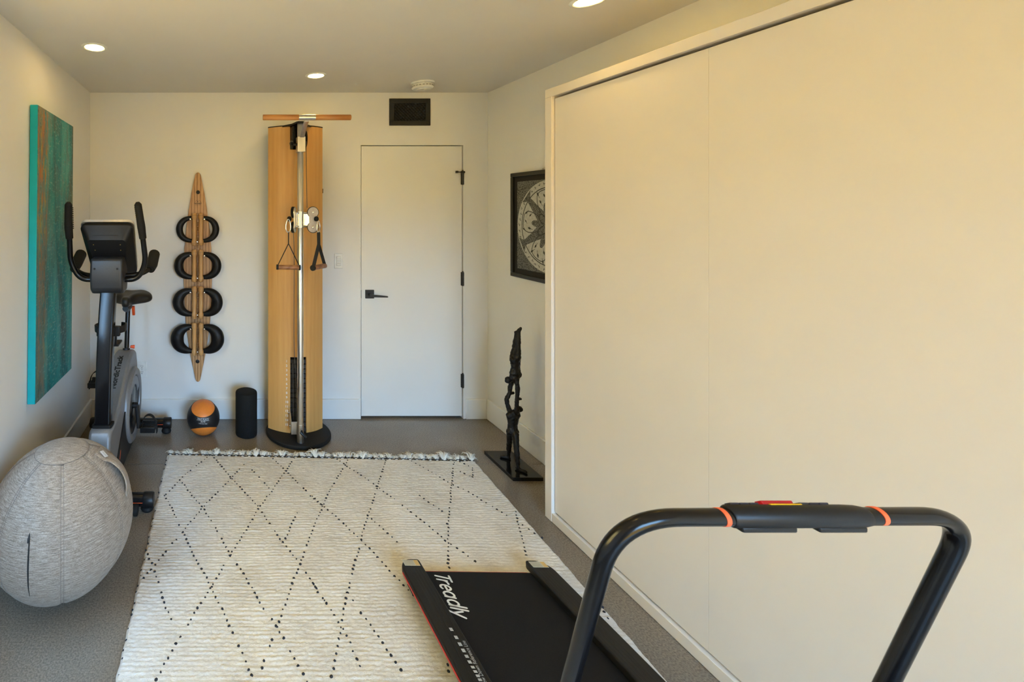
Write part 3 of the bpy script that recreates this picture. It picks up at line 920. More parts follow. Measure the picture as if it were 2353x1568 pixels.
# ================================================================== WALL BED
BX, BY1, BY0, BZ1, BFR = 1.655, 2.322, 0.62, 2.186, 0.043
wbed = thing('wall_bed', ((BX + XR) / 2, (BY0 + BY1) / 2, 0), 'large closed white wall bed cabinet along the right wall', 'wall bed')
MB().box((BX, BY1 - 0.045, 0.002), (XR - 0.002, BY1, BZ1 - BFR)).build('side_panel', BEDP, wbed, bevel=0.0015)
MB().box((BX, BY0, 0.002), (XR - 0.002, BY0 + 0.045, BZ1 - BFR)).build('side_panel', BEDP, wbed, bevel=0.0015)
MB().box((BX, BY0, BZ1 - BFR), (XR - 0.002, BY1, BZ1)).build('top_panel', BEDP, wbed, bevel=0.0015)
MB().box((BX + 0.002, BY0 + 0.045, 0.002), (XR - 0.05, BY1 - 0.045, 0.046)).build('bottom_rail', BEDP, wbed, bevel=0.0015)
MB().box((XR - 0.03, BY0 + 0.045, 0.05), (XR - 0.01, BY1 - 0.045, BZ1 - BFR)).build('back_panel', BEDP, wbed)
ym = 1.655 * FPX / (1618 - U0)
pz0, pz1 = 0.056, BZ1 - BFR - 0.012
MB().box((BX + 0.015, ym + 0.00025, pz0), (BX + 0.034, BY1 - 0.045 - 0.005, pz1)).build('face_panel', BEDP, wbed, bevel=0.0004)
MB().box((BX + 0.015, BY0 + 0.05, pz0), (BX + 0.034, ym - 0.00025, pz1)).build('face_panel', BEDP, wbed, bevel=0.0004)
MB().box((BX + 0.036, BY0 + 0.05, 0.06), (BX + 0.23, BY1 - 0.06, pz1 - 0.005)).build('bed_frame_shade', SHADOW, wbed)  # near-black block behind the panels puts the gap shade into colour

# ================================================================== RUG
RZ = 0.016
def lerp(a, b, t): return a + (b - a) * t
rug = thing('area_rug', (0.62, 1.7, 0), 'ivory wool rug with dark dotted diamond lines and a tasselled end', 'rug')
NX, NY = 330, 560
yN = 0.45
ss = np.linspace(0, 1, NX); tt = np.linspace(0, 1, NY)
S, T = np.meshgrid(ss, tt)                       # T 0 = near camera, 1 = far fringe
yfar = 2.886 + (2.811 - 2.886) * S
xl = np.full_like(T, -0.353) ; Yv = yN + (yfar - yN) * T
xr = 1.479 + (Yv - 1.4946) * (1.568 - 1.479) / (2.811 - 1.4946)
rngn = np.random.default_rng(5)
wob = np.interp(np.linspace(0, 1, NY), np.linspace(0, 1, 60), rngn.normal(0, 0.0035, 60))
wob2 = np.interp(np.linspace(0, 1, NY), np.linspace(0, 1, 90), rngn.normal(0, 0.0018, 90))
Xv = (xl + wob[:, None]) * (1 - S) + (xr + wob2[:, None]) * S
rowp = 0.0165
rj = np.interp(Xv, np.linspace(-0.5, 1.7, 40), rngn.normal(0, 0.0018, 40)) + np.interp(Yv, np.linspace(0.4, 3, 60), rngn.normal(0, 0.003, 60))
ph = (Yv + rj) / rowp
rowi = np.floor(ph).astype(int)
rowh = np.abs(np.sin(PI * ph)) ** 0.45
off = rngn.random(4000)
loop = 0.5 + 0.5 * np.cos(2 * PI * (Xv / 0.013 + off[np.clip(rowi, 0, 3999)]))
cells = rngn.normal(1, 0.30, (220, 60))
xc_ = (Xv + 0.6) / 0.042
xi_ = np.clip(np.floor(xc_).astype(int), 0, 58); xf_ = xc_ - xi_
ri_ = np.clip(rowi, 0, 219)
amp = np.clip(cells[ri_, xi_] * (1 - xf_) + cells[ri_, xi_ + 1] * xf_, 0.1, 2.0)
Zv = RZ - 0.0045 + 0.0017 * rowh * amp + 0.0019 * loop * rowh + rngn.normal(0, 0.0007, Xv.shape)
edge = np.minimum(np.minimum(S, 1 - S) * 1.9, np.minimum(T, 1 - T) * 2.4)
Zv = np.where(edge < 0.012, 0.003 + (Zv - 0.003) * np.sqrt(np.clip(edge / 0.012, 0, 1)), Zv)
verts = np.stack([Xv - 0.62, Yv - 1.7, Zv], -1).reshape(-1, 3)
idx = np.arange(NX * NY).reshape(NY, NX)
quads = np.stack([idx[:-1, :-1], idx[:-1, 1:], idx[1:, 1:], idx[1:, :-1]], -1).reshape(-1, 4)
me = bpy.data.meshes.new('pile')
me.vertices.add(len(verts)); me.vertices.foreach_set('co', verts.ravel())
me.loops.add(quads.size); me.loops.foreach_set('vertex_index', quads.ravel().astype(np.int32))
me.polygons.add(len(quads)); me.polygons.foreach_set('loop_start', np.arange(0, quads.size, 4, dtype=np.int32))
me.polygons.foreach_set('loop_total', np.full(len(quads), 4, dtype=np.int32))
me.update(calc_edges=True); me.validate(); me.shade_smooth()
me.materials.append(RUGM)
pile = bpy.data.objects.new('pile', me); COL.objects.link(pile); pile.parent = rug; pile['_o'] = (0.62, 1.7, 0)
MB().add([(-0.35, yN, 0.001), (1.41, yN, 0.001), (1.56, 2.80, 0.001), (-0.35, 2.878, 0.001), (-0.35, yN, 0.006), (1.41, yN, 0.006), (1.56, 2.80, 0.006), (-0.35, 2.878, 0.006)],
         [(3, 2, 1, 0), (4, 5, 6, 7), (0, 1, 5, 4), (1, 2, 6, 5), (2, 3, 7, 6), (3, 0, 4, 7)]).build('backing', FRINGE, rug, smooth=0)

z2 = lambda x, y: (260 + x / 2.76, 1000 + y / 2.76)
z3 = lambda x, y: (700 + x / 3.92, 1000 + y / 3.92)
LINES = [
    [z2(610, 128), z2(440, 265), z2(325, 385)],
    [z2(325, 385), z2(370, 455), z2(440, 610), z2(515, 775), z2(575, 870), z2(625, 970), z2(705, 1135), z2(785, 1320), z2(885, 1535)],
    [z2(630, 130), z2(750, 270), z2(925, 460), z2(1040, 635), z2(1175, 800), z2(1265, 935), z2(1350, 1060), z3(70, 1325), z3(125, 1420), z3(230, 1555), (785, 1440), (805, 1478), (832, 1545)],
    [z2(830, 185), z2(745, 275), z2(570, 455), z2(440, 615), z2(345, 720), z2(260, 835), z2(175, 925)],
    [z2(440, 300), z2(505, 390), z2(570, 460), z2(645, 580), z2(745, 760), z2(835, 890), z2(920, 1045), z2(1020, 1185), z2(1080, 1290), z2(1175, 1465), z2(1235, 1568)],
    [z2(1150, 145), z2(1095, 225), z2(1030, 320), z2(925, 460), z2(850, 590), z2(745, 755), z2(650, 915), z2(515, 1130), z2(435, 1270), z2(385, 1345), z2(265, 1555)],
    [z2(205, 730), z2(260, 840), z2(320, 1050), z2(375, 1190)],
    [z2(1015, 150), z2(1090, 220), z2(1190, 320), z2(1265, 390), z2(1330, 445)],
    [z2(880, 220), z2(990, 335)],
    [z2(1165, 495), z2(1100, 640), z2(1075, 680)],
    [z3(400, 205), z3(340, 310), z3(290, 390), z3(225, 500), z3(165, 635), z2(1275, 575), z2(1210, 750), z2(1165, 865), z2(1120, 990), z2(1075, 1110), z2(1040, 1215), z2(985, 1365), z2(935, 1495), z2(905, 1545)],
    [z3(290, 215), z3(390, 285), z3(525, 370), z3(635, 450), z3(735, 525), z3(910, 655), z3(1065, 775), z3(1215, 900), z3(1290, 970), z3(1330, 990), z3(1480, 1090), z3(1575, 1170)],
    [z3(740, 205), z3(670, 420), z3(625, 560), z3(570, 720), z3(515, 910), z3(485, 1045), z3(440, 1190), z3(400, 1370), z3(355, 1550), (781, 1460), (770, 1510), (761, 1560)],
    [z3(20, 520), z3(165, 640), z3(285, 735), z3(480, 920), z3(570, 1005), z3(640, 1080), z3(740, 1190), z3(850, 1305), z3(935, 1395), z3(985, 1445)],
    [z3(570, 725), z3(655, 800), z3(755, 890), z3(860, 985)],
    [z3(930, 215), z3(1060, 285), z3(1230, 385), z3(1320, 440), z3(1460, 500), z3(1620, 600), z3(1700, 645), z3(1890, 765), z3(1970, 815), z3(2080, 890), z3(2160, 935)],
    [z3(1345, 245), z3(1325, 440), z3(1310, 620), z3(1290, 800), z3(1295, 960), z3(1290, 1100), z3(1300, 1200)],
    [z3(1400, 240), z3(1515, 295), z3(1515, 390)], [z3(1490, 370), z3(1360, 305)],
    [z3(1035, 545), z3(1270, 705)],
    [z3(1905, 690), z3(1920, 790), z3(1960, 920), z3(2000, 1100)],
    [(810, 1380), (835, 1415), (870, 1462), (905, 1515), (930, 1555)],
    [(1029, 1528), (1035, 1567)],
    [(1384, 1394), (1401, 1430)],
]
kn = MB()
ico = []
for (zz, rr) in ((-0.6, 0.75), (0.0, 1.0), (0.6, 0.75)):
    ico.append([(rr * math.cos(2 * PI * k / 7), rr * math.sin(2 * PI * k / 7), zz) for k in range(7)])
def knot(p, sx_, sy_, sz_, rot=0.0):
    v = [q for ring in ico for q in ring] + [(0, 0, 1.0)]
    f = []
    for r_ in range(2):
        for k in range(7):
            f.append((r_ * 7 + k, r_ * 7 + (k + 1) % 7, (r_ + 1) * 7 + (k + 1) % 7, (r_ + 1) * 7 + k))
    for k in range(7): f.append((14 + k, 14 + (k + 1) % 7, 21))
    ca_, sa_ = math.cos(rot), math.sin(rot)
    kn.add([(p[0] + sx_ * q[0] * ca_ - sy_ * q[1] * sa_, p[1] + sx_ * q[0] * sa_ + sy_ * q[1] * ca_, p[2] + sz_ * q[2]) for q in v], f)
kr = random.Random(11)
for ln in LINES:
    pts = [F(u, v, RZ) for u, v in ln]
    # arc-length stepping on the rug plane
    acc, nxt = 0.0, 0.0
    for a, b in zip(pts[:-1], pts[1:]):
        L_ = (b - a).length
        while nxt <= acc + L_:
            q = a + (b - a) * ((nxt - acc) / max(L_, 1e-6))
            s = kr.uniform(0.55, 1.15)
            if kr.random() < 0.93:
                knot((q.x + kr.uniform(-0.0025, 0.0025), q.y + kr.uniform(-0.003, 0.003), RZ - 0.003), 0.0054 * s, 0.0064 * s, 0.0050, kr.uniform(0, PI))
            nxt += kr.uniform(0.024, 0.031)
        acc += L_
yy = 1.2
while yy < 2.86:                                   # dark binding stitches along the left edge
    knot((-0.349 + kr.uniform(-0.003, 0.002), yy, 0.008), 0.0045, 0.004, 0.005)
    yy += kr.uniform(0.02, 0.06)
tag(kn.build('dark_knots', KNOT, rug, smooth=60, fix=False), kind='stuff')

# tassels along the far end
def tassel_mesh(seed):
    r_ = random.Random(seed)
    mb = MB()
    for k in range(64):
        a = r_.gauss(0, 0.42)
        L_ = r_.uniform(0.030, 0.068)
        x0 = r_.uniform(-0.012, 0.012)
        h = r_.uniform(0.001, 0.020)
        cu = r_.uniform(-0.010, 0.010)
        pts = [(x0 * 0.5, -0.006, 0.010), (x0 + math.sin(a) * L_ * 0.35, L_ * 0.32 * math.cos(a), h + 0.011), (x0 + math.sin(a) * L_ * 0.7 + cu, L_ * 0.66 * math.cos(a), h + 0.006),
               (x0 + math.sin(a) * L_ + cu * 0.3, L_ * math.cos(a) * 0.9, max(0.002, h + r_.uniform(-0.012, 0.006)))]
        mb.tube(pts, [0.0019, 0.0016, 0.0012, 0.0006], 4)
    me = bpy.data.meshes.new('tassel')
    me.from_pydata([tuple(p) for p in mb.v], [], mb.f); me.shade_smooth(); me.materials.append(FRINGE)
    return me
TM = [tassel_mesh(s) for s in range(6)]
NT = 46
lp = MB()
for k in range(NT):
    s = (k + 0.5) / NT
    x = lerp(-0.352, 1.566, s); y = lerp(2.886, 2.811, s)
    o = bpy.data.objects.new('tassel', TM[k % 6]); COL.objects.link(o); o.parent = rug
    o.location = (x - 0.62, y - 1.7, 0); o.rotation_euler = (0, 0, random.uniform(-0.35, 0.25)); sc = random.uniform(0.75, 1.25)
    o.scale = (random.choice((-1, 1)) * sc, sc * random.uniform(0.8, 1.15), sc * random.uniform(0.9, 1.5))
    lp.tube([(x - 0.014, y - 0.010, 0.014), (x - 0.006, y - 0.004, 0.018), (x + 0.006, y - 0.004, 0.018), (x + 0.014, y - 0.010, 0.014)], 0.0026, 6)
tag(lp.build('binding_loops', KNOT, rug), kind='stuff')

# ================================================================== CABLE MACHINE
MX, MYE, MYF, MHW = 0.515, 3.196, 3.116, 0.192
MR = (MHW ** 2 + (MYE - MYF) ** 2) / (2 * (MYE - MYF))
MCY = MYF + MR
def arcY(x, r=MR): return MCY - math.sqrt(max(r * r - (x - MX) ** 2, 1e-9))
cm = thing('cable_machine', (MX, 3.15, 0), 'tall oak-veneered cable pulley machine standing against the end wall', 'gym machine')
MB().lathe([(0, 0.001), (0.97, 0.001), (1.0, 0.008), (1.0, 0.022), (0.97, 0.030), (0, 0.030)], (0, 0, 0), n=56)
base = MB().lathe([(0, 0.001), (0.97, 0.001), (1.0, 0.007), (1.0, 0.022), (0.975, 0.029), (0.95, 0.030), (0, 0.030)], (0, 0, 0), n=64)
base.v = [Vector((0.53 + p.x * 0.224, 3.165 + p.y * 0.222, p.z)) for p in base.v]
base.build('base', RUBBER, cm)
MT = 2.148
sh = MB()
def shell(x0, x1, z0, z1, n=10):
    vs_, fs_ = [], []
    for k in range(n + 1):
        x = lerp(x0, x1, k / n)
        # inner surface offset radially by 12 mm
        d = Vector((x - MX, arcY(x) - MCY)); di = d.normalized() * (MR - 0.012)
        vs_ += [(x, arcY(x), z0), (x, arcY(x), z1), (MX + di.x, MCY + di.y, z0), (MX + di.x, MCY + di.y, z1)]
    for k in range(n):
        a = 4 * k; b = a + 4
        fs_ += [(a, b, b + 1, a + 1), (a + 2, a + 3, b + 3, b + 2), (a + 1, b + 1, b + 3, a + 3), (a, a + 2, b + 2, b)]
    fs_ += [(0, 1, 3, 2), (4 * n, 4 * n + 2, 4 * n + 3, 4 * n + 1)]
    sh.add(vs_, fs_)
SX0, SX1, SZ1 = 0.468, 0.580, 0.554
TX0, TX1, TZ0 = 0.466, 0.585, 1.985
shell(MX - MHW, SX0, 0.030, MT); shell(SX1 + 0.0, MX + MHW, 0.030, MT, 10)
shell(SX0, SX1, SZ1, TZ0, 6)
sh.build('oak_panel', OAK, cm, smooth=30)
# dark body behind the veneer, inner liner and top cap
MB().box((MX - MHW + 0.022, MYE + 0.018, 0.030), (MX + MHW - 0.022, YB - 0.03, MT - 0.01)).build('back_body', BLACK_PLASTIC, cm)
cap = MB()
poly = [(lerp(MX - MHW - 0.001, MX + MHW + 0.001, k / 16), 0) for k in range(17)]
poly = [(x, arcY(min(max(x, MX - MHW), MX + MHW)) - 0.001) for x, _ in poly]
cap.prism(poly + [(MX + MHW, MYE + 0.012), (MX + MHW - 0.03, YB - 0.03), (MX - MHW + 0.03, YB - 0.03), (MX - MHW, MYE + 0.012)], MT - 0.001, MT + 0.006, 'Z')
cap.prism([(MX - 0.10, 3.135), (MX - 0.045, 3.06), (MX - 0.027, 2.985), (MX - 0.015, 2.97), (MX + 0.015, 2.97), (MX + 0.027, 2.985), (MX + 0.045, 3.06), (MX + 0.10, 3.135)], MT - 0.006, MT + 0.005, 'Z')
cap.build('top_cap', BLACK_PLASTIC, cm)
MB().box((SX0 - 0.004, 3.19, 0.030), (SX1 + 0.004, 3.20, SZ1 + 0.01)).build('slot_liner', SLOT, cm)
MB().box((TX0 - 0.02, 3.165, TZ0 - 0.02), (TX1 + 0.02, 3.18, MT - 0.002)).build('top_liner', SLOT, cm)
# weight stack
wp = MB().box((SX0 - 0.012, 3.135, 0), (SX1 + 0.012, 3.185, 0.029)).build('weight_plate', simple('weight_iron', (0.010, 0.010, 0.011), 0.5, var=0.2), cm, bevel=0.002, origin=(MX, 3.16, 0))
for k in range(15):
    z = 0.034 + k * 0.0335
    if k == 0: wp.location = Vector((0, 0.01, z))
    else: copy_part(wp, cm, (0, 0.01, z))
# numbers 1..15
nb = MB()
for k in range(15):
    v_ = 829 + (974 - 829) * k / 14
    x0 = P(658, v_, 3.14).x; z0 = P(658, v_, 3.14).z
    add_text(nb, str(k + 1), 0.022, lambda x, y: (x0 + x, arcY(x0 + x) - 0.0008, z0 + y), bold=0.0004)
nb.build('scale_numbers', PRINT_WHITE, cm, smooth=0, fix=False)
# pole
PX, PY = 0.517, 3.0
MB().lathe([(0, 0.03), (0.0205, 0.03), (0.0205, 2.142), (0.018, 2.146), (0, 2.146)], (PX, PY, 0), n=32).build('pole', STEEL, cm)
MB().lathe([(0.0235, 0.031), (0.0235, 0.150), (0.0205, 0.150)], (PX, PY, 0), n=32).build('foot_socket', STEEL, cm)
fb = MB().prism([(3.03, 0.075), (3.14, 0.075), (3.16, 0.20), (3.13, 0.22), (3.04, 0.15)], PX - 0.058, PX - 0.052, 'X')
fb.box((PX - 0.058, 3.015, 0.072), (PX - 0.012, 3.024, 0.155))
fb.build('foot_bracket', STEEL, cm, bevel=0.001)
for (y_, z_) in ((3.07, 0.105), (3.12, 0.17)):
    MB().lathe([(0.007, 0), (0.006, -0.005), (0, -0.006)], (PX - 0.058, y_, z_), 'X', 10).build('bracket_bolt', CHROME, cm)
kb = MB().tube([(PX + 0.004, PY - 0.022, 0.115), (PX + 0.010, PY - 0.045, 0.105)], 0.006, 8)
kb.tube([(PX - 0.008, PY - 0.045, 0.118), (PX + 0.012, PY - 0.05, 0.10), (PX + 0.030, PY - 0.05, 0.085)], [0.007, 0.010, 0.007], 10)
kb.build('foot_knob', BLACK_PLASTIC, cm)
# clamp block with arm, T bar
MB().box((PX - 0.026, PY - 0.045, 1.950), (PX + 0.026, PY + 0.026, 2.050)).build('clamp_block', STEEL, cm, bevel=0.002)
arm = MB().tube([(PX + 0.004, PY - 0.035, 2.045), (PX + 0.004, PY - 0.135, 2.10), (PX, 2.772, 2.118)], 1.0, prof=[(-0.014, -0.006), (0.014, -0.006), (0.014, 0.006), (-0.014, 0.006)], up=(1, 0, 0))
arm.build('bar_arm', STEEL, cm, bevel=0.001)
TBY, TBZ = 2.766, 2.136
MB().tube([(0.247, TBY, TBZ), (0.250, TBY, TBZ), (0.782, TBY, TBZ), (0.785, TBY, TBZ)], [0.0155, 0.0175, 0.0175, 0.0155], 24).build('wooden_bar', CHERRY_X, cm)
MB().tube([(0.466, TBY, TBZ), (0.569, TBY, TBZ)], 0.0185, 28).build('bar_sleeve', STEEL, cm)
kb = MB().tube([(PX - 0.02, PY - 0.02, 2.0), (PX - 0.055, PY - 0.02, 2.0)], 0.008, 10)
for k in range(3):
    a = 2 * PI * k / 3 + 0.4
    kb.tube([(PX - 0.06, PY - 0.02, 2.0), (PX - 0.063, PY - 0.02 + 0.03 * math.cos(a), 2.0 + 0.03 * math.sin(a))], [0.012, 0.009], 10)
kb.build('clamp_knob', BLACK_PLASTIC, cm)
# top pulley block
tp = MB()
tp.box((MX - 0.044, 3.06, 2.0), (MX - 0.030, 3.16, 2.135)).box((MX + 0.018, 3.06, 2.0), (MX + 0.030, 3.16, 2.135))
tp.lathe([(0, -0.009), (0.058, -0.009), (0.060, -0.006), (0.054, 0), (0.060, 0.006), (0.058, 0.009), (0, 0.009)], (MX + 0.052, 3.115, 2.055), 'X', 32)
tp.lathe([(0, -0.009), (0.058, -0.009), (0.060, -0.006), (0.054, 0), (0.060, 0.006), (0.058, 0.009), (0, 0.009)], (MX - 0.030, 3.11, 2.065), 'X', 32)
tp.build('top_pulleys', BLACK_PLASTIC, cm)
# sliding carriage
CZ = 1.505
MB().lathe([(0.0245, CZ - 0.054), (0.0245, CZ + 0.054), (0.0206, CZ + 0.054), (0.0206, CZ - 0.054)], (PX, PY, 0), n=32).build('carriage_sleeve', CHROME, cm)
def fig8(c, d, nrm, side):
    """pulley cheek of two lobes: centre c, in-plane horizontal axis d, normal nrm"""
    c, d, nrm = Vector(c), Vector(d).normalized(), Vector(nrm).normalized()
    z = Vector((0, 0, 1)); r = 0.034; s = 0.049
    poly = []
    for k in range(17): a = math.radians(-42 + 264 * k / 16); poly.append((r * math.cos(a), s + r * math.sin(a)))
    for k in range(17): a = math.radians(138 + 264 * k / 16); poly.append((r * math.cos(a), -s + r * math.sin(a)))
    mb = MB(); n = len(poly)
    pts = [c + d * x + z * y - nrm * 0.002 for x, y in poly] + [c + d * x + z * y + nrm * 0.002 for x, y in poly]
    fan = [tuple(range(n - 1, -1, -1)), tuple(range(n, 2 * n))] + [(k, (k + 1) % n, n + (k + 1) % n, n + k) for k in range(n)]
    mb.add(pts, fan)
    mb.build('pulley_cheek', CHEEK if side > 0 else STEEL, cm, bevel=0.0006)
    M = Matrix(((d.x, 0, nrm.x), (d.y, 0, nrm.y), (d.z, 1, nrm.z)))
    for sg in (1, -1):
        MB().lathe([(0, -0.007), (0.036, -0.007), (0.038, -0.004), (0.033, 0), (0.038, 0.004), (0.036, 0.007), (0, 0.007)], c + z * s * sg - nrm * 0.012, n=28, M=M).build('pulley_wheel', BLACK_PLASTIC, cm)
    for sg in (1, -1):
        b_ = MB().lathe([(0.0065, 0), (0.006, 0.004), (0.003, 0.006), (0, 0.006)], c + z * s * sg + nrm * 0.002, n=12, M=M)
        q = c + z * s * sg * 0.9
        e = Vector((PX, PY, q.z)); dr = (q - e); dr.z = 0; dr.normalize()
        b_.build('cheek_bolt', CHROME, cm)
        MB().tube([e + dr * 0.02, e + dr * 0.048], 0.007, 10).build('hinge_bolt', CHROME, cm)
    hp = MB().obox(Vector((PX, PY, CZ)) + (c - Vector((PX, PY, CZ))) * 0.5, ((c - Vector((PX, PY, CZ))).length * 0.55, 0.004, 0.10), Matrix((Vector((c.x - PX, c.y - PY, 0)).normalized(), Vector((-(c.y - PY), c.x - PX, 0)).normalized(), z)).transposed())
    hp.build('hinge_plate', CHROME, cm, bevel=0.0008)
fig8((PX + 0.075, PY - 0.045, CZ), (1, -0.15, 0), (-0.15, -1, 0), 1)
fig8((PX - 0.043, PY - 0.045, CZ), (-0.42, -0.9, 0), (0.9, -0.42, 0), -1)
RCL, RCR = P(665, 503, 2.93), P(727, 503, 2.93)
for q in (RCL, RCR):
    MB().lathe([(0, 0.017), (0.010, 0.014), (0.015, 0.005), (0.015, -0.006), (0.010, -0.015), (0, -0.017)], q, n=16).build('rubber_stop', RUBBER, cm)
# cables
MB().tube([P(703.5, 325, 3.05), P(704, 400, 3.02), P(705.5, 478, 2.965)], 0.0022, 6).build('cable', CABLE, cm)
MB().tube(bezier([P(674.5, 535, 2.97), P(676, 600, 3.0), P(675.5, 700, 3.03), P(676, 800, 3.06), P(681, 900, 3.07), P(682, 985, 3.07)], 6), 0.0022, 6).build('cable', CABLE, cm)
MB().tube([P(673, 835, 3.10), P(674, 965, 3.10)], 0.002, 6).build('cable', CABLE, cm)
MB().box((MX + MHW - 0.004, MYE + 0.006, P(0, 444, 3.2).z), (MX + MHW + 0.006, MYE + 0.022, P(0, 434, 3.2).z)).build('side_catch', BLACK_PLASTIC, cm)

# ---- two pull handles hanging from the carriage
def carabiner(c, w, h, ang, parent):
    pts = []
    for k in range(25):
        a = 2 * PI * k / 24
        ww = w * (0.62 + 0.38 * (0.5 - 0.5 * math.sin(a)))
        x = ww / 2 * math.cos(a); z = h / 2 * math.sin(a)
        pts.append(Vector(c) + Vector((x * math.cos(ang), x * math.sin(ang), z)))
    return MB().tube(pts, 0.0034, 8, cap=False).build('carabiner', CHROME, parent)
hY = 2.90
top = P(662.5, 506, hY)
ph1 = thing('pull_handle', tuple(P(663, 620, hY)), 'wooden pull handle on a thin black cord, left of the steel pole', 'cable handle', 'pull handles on the cable machine')
carabiner(P(662.5, 519, hY), 0.037, 0.083, 0.0, ph1)
a, b, c_ = P(663, 533, hY), P(663, 560, hY), None
g0, g1 = P(637.5, 614, hY), P(688.5, 615, hY)
cd = MB().tube([a, b], 0.0035, 6).tube([b, g0 + Vector((0, 0, 0.006))], 0.003, 6).tube([b, g1 + Vector((0, 0, 0.006))], 0.003, 6)
cd.build('cord', STRAP, ph1)
gd = (g1 - g0).normalized()
MB().tube([g0 + gd * 0.004, g0 + gd * 0.008, g1 - gd * 0.008, g1 - gd * 0.004], [0.013, 0.0155, 0.0155, 0.013], 20).build('grip', WALNUT_GRIP, ph1)
for e, s in ((g0, -1), (g1, 1)):
    MB().tube([e - gd * 0.006, e + gd * 0.006], 0.017, 16).build('end_loop', STRAP, ph1)
ph2 = thing('pull_handle', tuple(P(733, 618, hY)), 'wooden pull handle on a broad black strap, right of the steel pole', 'cable handle', 'pull handles on the cable machine')
carabiner(P(732, 521, hY), 0.030, 0.075, 0.5, ph2)
a, b = P(732, 535, hY), P(732.5, 562, hY)
g0 = P(719.5, 616, hY - 0.05); g1 = P(746.5, 611, hY + 0.045)
gd = (g1 - g0).normalized()
side = gd.cross(Vector((0, 0, 1))).normalized()
sm = MB()
def ribbon(p, q, w):
    d = (q - p).normalized(); wd = (Vector((1, 0, 0)) - d * d.x).normalized()
    th_ = d.cross(wd) * 0.0018
    sm.add([p - wd * w / 2 - th_, p + wd * w / 2 - th_, q + wd * w / 2 - th_, q - wd * w / 2 - th_, p - wd * w / 2 + th_, p + wd * w / 2 + th_, q + wd * w / 2 + th_, q - wd * w / 2 + th_],
           [(0, 1, 2, 3), (7, 6, 5, 4), (0, 4, 5, 1), (1, 5, 6, 2), (2, 6, 7, 3), (3, 7, 4, 0)])
ribbon(a, b + Vector((0, 0, -0.012)), 0.021); ribbon(b, g0, 0.022); ribbon(b, g1, 0.020)
sm.build('strap', STRAP, ph2, smooth=0)
MB().tube([g0 - gd * 0.0, g0 + gd * 0.004, g1 + gd * 0.002, g1 + gd * 0.006], [0.013, 0.0155, 0.0155, 0.013], 20).build('grip', WALNUT_GRIP, ph2)
MB().tube([g0 - gd * 0.008, g0 + gd * 0.004], 0.0185, 16).build('end_loop', STRAP, ph2)
MB().tube([P(732, 533, hY) + Vector((-0.008, 0, 0)), P(732, 533, hY) + Vector((0.008, 0, 0))], 0.006, 10).build('ring', CHROME, ph2)

# ================================================================== SWING WEIGHT BOARD
SBY = YB - 0.004
sb = thing('weight_board', tuple(P(454.5, 876, YB)), 'long leaf-shaped ash wall board holding four pairs of swing weights', 'weight rack')
HWs = [(397.2, 1.5), (399, 4.2), (402, 6.2), (420, 9.8), (442, 14.2), (466, 18.3), (489.5, 22), (530, 27), (569, 30.5), (610, 32), (645, 32.2), (690, 31), (735, 28.2), (780, 22.5), (818, 16.4), (850, 9.6), (870, 5.6), (873.5, 4.2), (875.8, 1.5)]
pr = [(P(455 + hw_, v_, SBY).x, P(455, v_, SBY).z) for v_, hw_ in HWs] + [(P(455 - hw_, v_, SBY).x, P(455, v_, SBY).z) for v_, hw_ in reversed(HWs)]
MB().prism(pr, SBY - 0.020, SBY, 'Y').build('board', ASH, sb, bevel=0.003, smooth=30)
cz0 = P(455, 490, SBY - .02); cz1 = P(455, 818, SBY - .02)
MB().box((cz0.x - 0.010, SBY - 0.030, cz1.z), (cz0.x + 0.008, SBY - 0.020, cz0.z)).build('centre_strip', ASH, sb, bevel=0.003)
pgs = MB()
for k in range(26):
    zz = lerp(cz0.z - 0.06, cz1.z + 0.06, k / 25)
    pgs.lathe([(0.009, 0), (0.009, -0.006), (0.006, -0.010), (0, -0.011)], (cz0.x - 0.001, SBY - 0.029, zz), 'Y', 10)
pgs.build('centre_pegs', ASH, sb)
for (uu, vv) in ((455, 442), (454, 831)):
    q = P(uu, vv, SBY - 0.02)
    MB().lathe([(0, -0.003), (0.010, -0.003), (0.0145, -0.001), (0.0145, 0.0), (0, 0)], (q.x, SBY - 0.0195, q.z), 'Y', 24).build('mounting_cap', BLACK_PLASTIC, sb)
lg = MB()
q = P(454.7, 468, SBY - 0.02)
fnl = lambda x, y: (q.x + x, SBY - 0.0206, q.z + y)
add_text(lg, 'NOHRD', 0.0135, fnl, bold=0.0005)
strokes(lg, [arcpts(0, -0.006, 0.027, 0.030, 10, 170, 18), [(-0.024, -0.010), (0.024, -0.010)], [(0, 0.010), (0, 0.017)]], 0.0014, fnl)
strokes(lg, [[(-0.003, 0.012), (0, 0.019), (0.003, 0.012)]], 0.003, fnl)
lg.build('logo', PRINT_BLACK, sb, smooth=0, fix=False)

